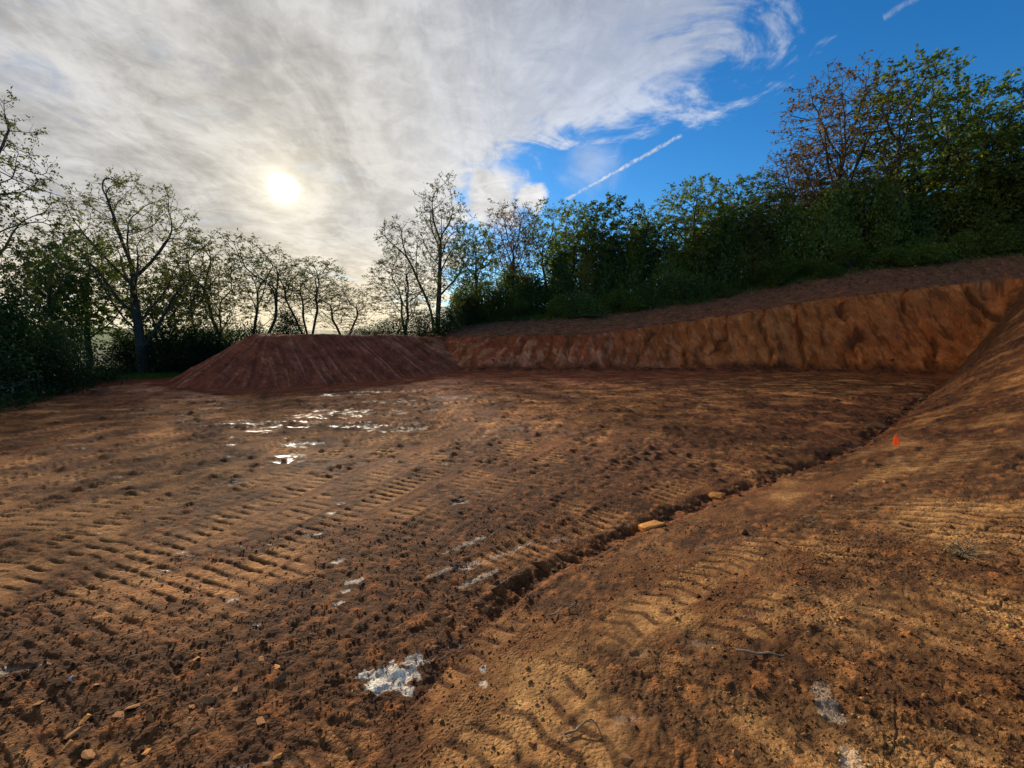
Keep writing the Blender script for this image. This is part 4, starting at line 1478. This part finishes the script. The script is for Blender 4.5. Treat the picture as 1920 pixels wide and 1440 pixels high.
# loose stones on the side slope and floor
for i, (px, py, s_) in enumerate([(843, 1162, 0.085), (838, 1184, 0.045), (912, 1140, 0.075), (1010, 1098, 0.06), (1125, 1046, 0.06), (1000, 1395, 0.035), (1275, 1292, 0.03),
                                  (1485, 1285, 0.04), (1375, 1330, 0.03), (1380, 1415, 0.045), (1175, 1425, 0.06), (1510, 1130, 0.03), (1410, 835, 0.09), (1440, 850, 0.08), (1350, 850, 0.07), (1200, 905, 0.06),
                                  (1660, 905, 0.07), (1560, 935, 0.05), (1700, 880, 0.06), (1760, 750, 0.16), (1700, 722, 0.2), (1580, 742, 0.13)]):
    rock('stone', TP[i % 5], on_ground(px, py), s_, g, 'pale tan stone lying loose on the bare clay', 'loose stones on bare clay')
slab = hull_mesh('orange_stone', 365, (0.33, 0.16, 0.09), ORGST, 26, chip=0.75)
o = link('orange_stone', slab, None, on_ground(1222, 986, 0.045))
o.rotation_euler = (0.10, -0.06, 0.35)
tag(o, 'flat bright orange slab of stone propped on the crease', 'stone')
for px, py, s_, lab in [(1606, 832, 0.34, 'large dark round clod left of the little orange flag'), (1652, 800, 0.30, 'flat topped dark clod beyond the little orange flag'),
                        (1248, 994, 0.07, 'small round tan stone touching the orange slab'), (1345, 930, 0.22, 'orange lump of clay standing proud on the crease')]:
    rock('earth_clod' if s_ > 0.1 else 'stone', hull_mesh('clod', int(px), (1, 0.7, 0.5), ORGST if 'orange lump' in lab else (CLOD if s_ > 0.1 else TANST), 20), on_ground(px, py), s_, g, lab, None, 'clod' if s_ > 0.1 else 'stone')

# flat flakes of clay prised up in the left foreground
FLK = [hull_mesh('clay_flake', 380 + i, (1, 0.6, 0.14), ORGST if i == 1 else TANST, 14, chip=0.4) for i in range(4)]
for i in range(26):
    px, py = 250 + g.random() * 330, 1230 + g.random() * 200
    if i > 17:
        px, py = g.random() * 250, 1280 + g.random() * 150
    rock('clay_flake', FLK[i % 4], on_ground(px, py), 0.05 + 0.06 * g.random(), g, 'thin flake of dry clay lifted from the churned track', 'clay flakes in the churned track', 'flake', 0.28)


def tube_path(P, r0, r1, k=6):
    P = np.asarray(P, float)
    n = len(P) - 1
    t = np.linspace(0, 1, n + 1)
    R = r0 + (r1 - r0) * t
    return tubes(P[:-1], P[1:], R[:-1], R[1:], k)


def stick(name, px, py, length, rad, rot, seed, mat, label, group=None, cat='stick', forks=2, rise=0.02, p=None, tilt=0.0):
    g = np.random.default_rng(seed)
    n = 7
    t = np.linspace(-0.5, 0.5, n)
    P = np.stack([t * length, np.cumsum(g.normal(size=n)) * length * 0.03, np.abs(g.normal(size=n)) * rise + rad], 1)
    parts = [tube_path(P, rad, rad * 0.5)]
    for f in range(forks):
        i = 2 + int(g.integers(0, 3))
        a = (0.5 + 0.4 * g.random()) * (1 if f % 2 else -1)
        L = length * (0.2 + 0.25 * g.random())
        q = P[i] + np.outer(np.linspace(0, 1, 4), [math.cos(a) * L, math.sin(a) * L, L * 0.15 * g.random() + tilt * L])
        parts.append(tube_path(q, rad * 0.6, rad * 0.25, 5))
    me = mesh_np(name, *join(parts), mat, True)
    o = link(name, me, None, p if p is not None else on_ground(px, py))
    o.rotation_euler = (0, -tilt, rot)
    return tag(o, label, cat, group)


stick('stick', 1055, 1145, 0.30, 0.006, 0.75, 401, BARKD, 'thin dark forked stick on the smooth slope below the crease', forks=1)
stick('stick', 1435, 1226, 0.34, 0.007, 0.05, 402, BARKD, 'dark half buried stick lying across the cracked slope', forks=0, rise=0.006)
stick('stick', 1090, 1372, 0.17, 0.006, 0.2, 403, BARKD, 'gnarled root piece with a fork among the pale track pads', forks=2)
stick('stick', 672, 1345, 0.13, 0.0025, 1.4, 404, STRAW, 'curved dry straw stem below the white chalky patch', forks=0)
stick('stick', 820, 1240, 0.20, 0.004, 0.6, 405, BARKD, 'broken grey twig at the near end of the crease', forks=2)
stick('stick', 1640, 850, 0.7, 0.008, -0.6, 406, BARKD, 'long thin pale stick left of the little orange flag', forks=0, rise=0.06)
stick('stick', 960, 1085, 0.5, 0.005, 0.8, 407, BARKD, 'long thin root trailing along the crease edge', forks=1)
stick('stick', 1505, 1110, 0.12, 0.004, -0.3, 408, STRAW, 'short pale forked straw on the dark slope soil', forks=2)
stick('stick', 1640, 1155, 0.2, 0.003, -0.5, 409, STRAW, 'long pale straw below the dry grass clump', forks=0)
stick('stick', 200, 735, 1.9, 0.03, -0.25, 410, BARKD, 'pale bare pole lying on the floor before the left thicket', forks=1)


def tuft(px, py, n, size, seed, label):
    g = np.random.default_rng(seed)
    parts = []
    for i in range(n):
        a = g.random() * 6.28
        el = 0.15 + 0.9 * g.random() ** 2
        L = size * (0.5 + 0.8 * g.random())
        s0 = g.normal(size=3) * size * 0.18 * np.array([1, 1, 0])
        t = np.linspace(0, 1, 5)[:, None]
        d = np.array([math.cos(a) * math.cos(el), math.sin(a) * math.cos(el), math.sin(el)])
        q = s0 + t * d * L + np.array([0, 0, -0.35 * L]) * t ** 2 * math.sin(el)
        q[:, 2] = np.maximum(q[:, 2], 0.004)
        parts.append(tube_path(q, 0.0032, 0.0016, 3))
    parts.append(tube_path([(-size * 0.5, 0, 0.004), (0, 0, 0.006), (size * 0.5, 0, 0.004)], 0.012, 0.006, 5))
    me = mesh_np('dry_grass_clump', *join(parts), STRAW)
    tag(link('dry_grass_clump', me, None, on_ground(px, py)), label, 'dry grass')


tuft(1805, 1040, 34, 0.20, 420, 'pale dry grass clump with long bent stems on the side slope')
tuft(1520, 977, 26, 0.11, 421, 'small grey dry grass tuft on the slope beyond the cracked clay')
tuft(1330, 1036, 12, 0.05, 422, 'tiny dark dry sprig on the slope near the orange slab')

# survey pin flag
fp = on_ground(1678, 838)
fl = bpy.data.objects.new('survey_flag', None)
fl.location = fp
col.objects.link(fl)
tag(fl, 'little bright orange survey flag on a wire beside the crease', 'flag')
link('wire_staff', mesh_np('wire_staff', *tube_path([(0, 0, -0.08), (0.004, 0, 0.10), (0.0, 0, 0.22)], 0.0022, 0.0022, 6), WIRE), fl)
bm = bmesh.new()
cols_ = 6
rows_ = 6
for th_ in (0.0, 0.003):
    for r_ in range(rows_):
        for c_ in range(cols_):
            t_, q_ = r_ / (rows_ - 1), c_ / (cols_ - 1)
            wd = 0.022 + 0.10 * (1 - t_)
            bm.verts.new((-0.04 * (1 - t_) + wd * q_ - 0.01, 0.010 * math.sin(q_ * 4.5 + t_ * 2) + th_ - 0.006, 0.04 + 0.19 * t_))
bm.verts.ensure_lookup_table()
nq = rows_ * cols_
for r_ in range(rows_ - 1):
    for c_ in range(cols_ - 1):
        a_ = r_ * cols_ + c_
        bm.faces.new([bm.verts[k] for k in (a_, a_ + 1, a_ + cols_ + 1, a_ + cols_)])
        bm.faces.new([bm.verts[k + nq] for k in (a_ + cols_, a_ + cols_ + 1, a_ + 1, a_)])
me = bpy.data.meshes.new('flag_sheet')
bm.to_mesh(me)
bm.free()
me.materials.append(ORANGE)
link('flag_sheet', me, fl)

scr = hull_mesh('paper_scrap', 431, (0.03, 0.02, 0.045), PAPER, 9)
tag(link('paper_scrap', scr, None, on_ground(133, 1277, 0.02)), 'tiny white scrap on the dark churned soil', 'scrap')

# fallen branches: left edge of the floor and on the hillside
for i in range(16):
    x, y = -14.6 - 3.2 * g.random(), 10.2 + 5.2 * g.random()
    x -= (y - 10.2) * 0.55
    z = float(base(np.array([x]), np.array([y]))[0])
    stick('fallen_branch', 0, 0, 1.2 + 1.6 * g.random(), 0.018 + 0.018 * g.random(), g.random() * 3.1, 440 + i, BARKD, 'bare grey brush branch tangled at the near edge of the left thicket', 'brush branches at the left thicket',
          'branch', 4, 0.15, (x, y, z + 0.05 + 0.45 * g.random()), 0.25 * g.random())
for i in range(12):
    q = ground_hit(1800 + 125 * g.random(), 462 + 18 * g.random())
    stick('fallen_branch', 0, 0, 1.4 + 1.6 * g.random(), 0.03 + 0.03 * g.random(), g.random() * 3.1, 470 + i, BARK, 'dark uprooted branch heaped at the high end of the hedge', 'uprooted branches by the hedge', 'branch', 4, 0.2,
          (q[0], q[1], q[2] + 0.1 + 0.7 * g.random()), 0.35 * g.random())

# crumbs of soil lying on the surface: uncountable
n = 20000
g = np.random.default_rng(95)
th = np.arctan((g.random(n) * 2 - 1) * 1.38)
rr = np.exp(np.log(1.1) + g.random(n) * np.log(5.2 / 1.1))
cx, cy = rr * np.sin(th), rr * np.cos(th)
msk = fbm(cx / 1.1 + 4, cy / 1.1, 3, 61) + 0.5 * g.random(n) > 0.05
cx, cy, rr = cx[msk], cy[msk], rr[msk]
cz, ccol, _, _ = terrain(cx, cy)
n = len(cx)
sz = (0.0030 + 0.0008 * rr) * np.exp(g.normal(size=n) * 0.45)
octv = np.array([(1, 0, 0), (0, 1, 0), (-1, 0, 0), (0, -1, 0), (0, 0, 0.8), (0, 0, -0.8)], float)
octf = np.array([(0, 1, 4), (1, 2, 4), (2, 3, 4), (3, 0, 4), (1, 0, 5), (2, 1, 5), (3, 2, 5), (0, 3, 5)])
jit = 1 + g.normal(size=(n, 6, 1)) * 0.22
an = g.random(n) * 6.28
ca, sa = np.cos(an)[:, None], np.sin(an)[:, None]
Vx = octv[None, :, 0] * ca - octv[None, :, 1] * sa
Vy = octv[None, :, 0] * sa + octv[None, :, 1] * ca
Vo = np.stack([Vx, Vy * 0.8, np.repeat(octv[None, :, 2], n, 0)], -1) * jit * sz[:, None, None]
Vo += np.stack([cx, cy, cz + sz * 0.3], 1)[:, None, :]
me = mesh_np('soil_crumbs', Vo.reshape(-1, 3), (octf[None] + (np.arange(n) * 6)[:, None, None]).reshape(-1, 3), SOIL)
ac = me.attributes.new('soil', 'FLOAT_COLOR', 'POINT')
cc = np.ones((n, 4), np.float32)
cc[:, :3] = np.clip(ccol * np.exp(g.normal(size=n) * 0.35 + 0.35)[:, None], 0.02, 0.5)
ac.data.foreach_set('color', np.repeat(cc, 6, 0).ravel())
tag(link('soil_crumbs', me), 'loose crumbs of brown soil strewn over the clay', None, None, 'stuff')
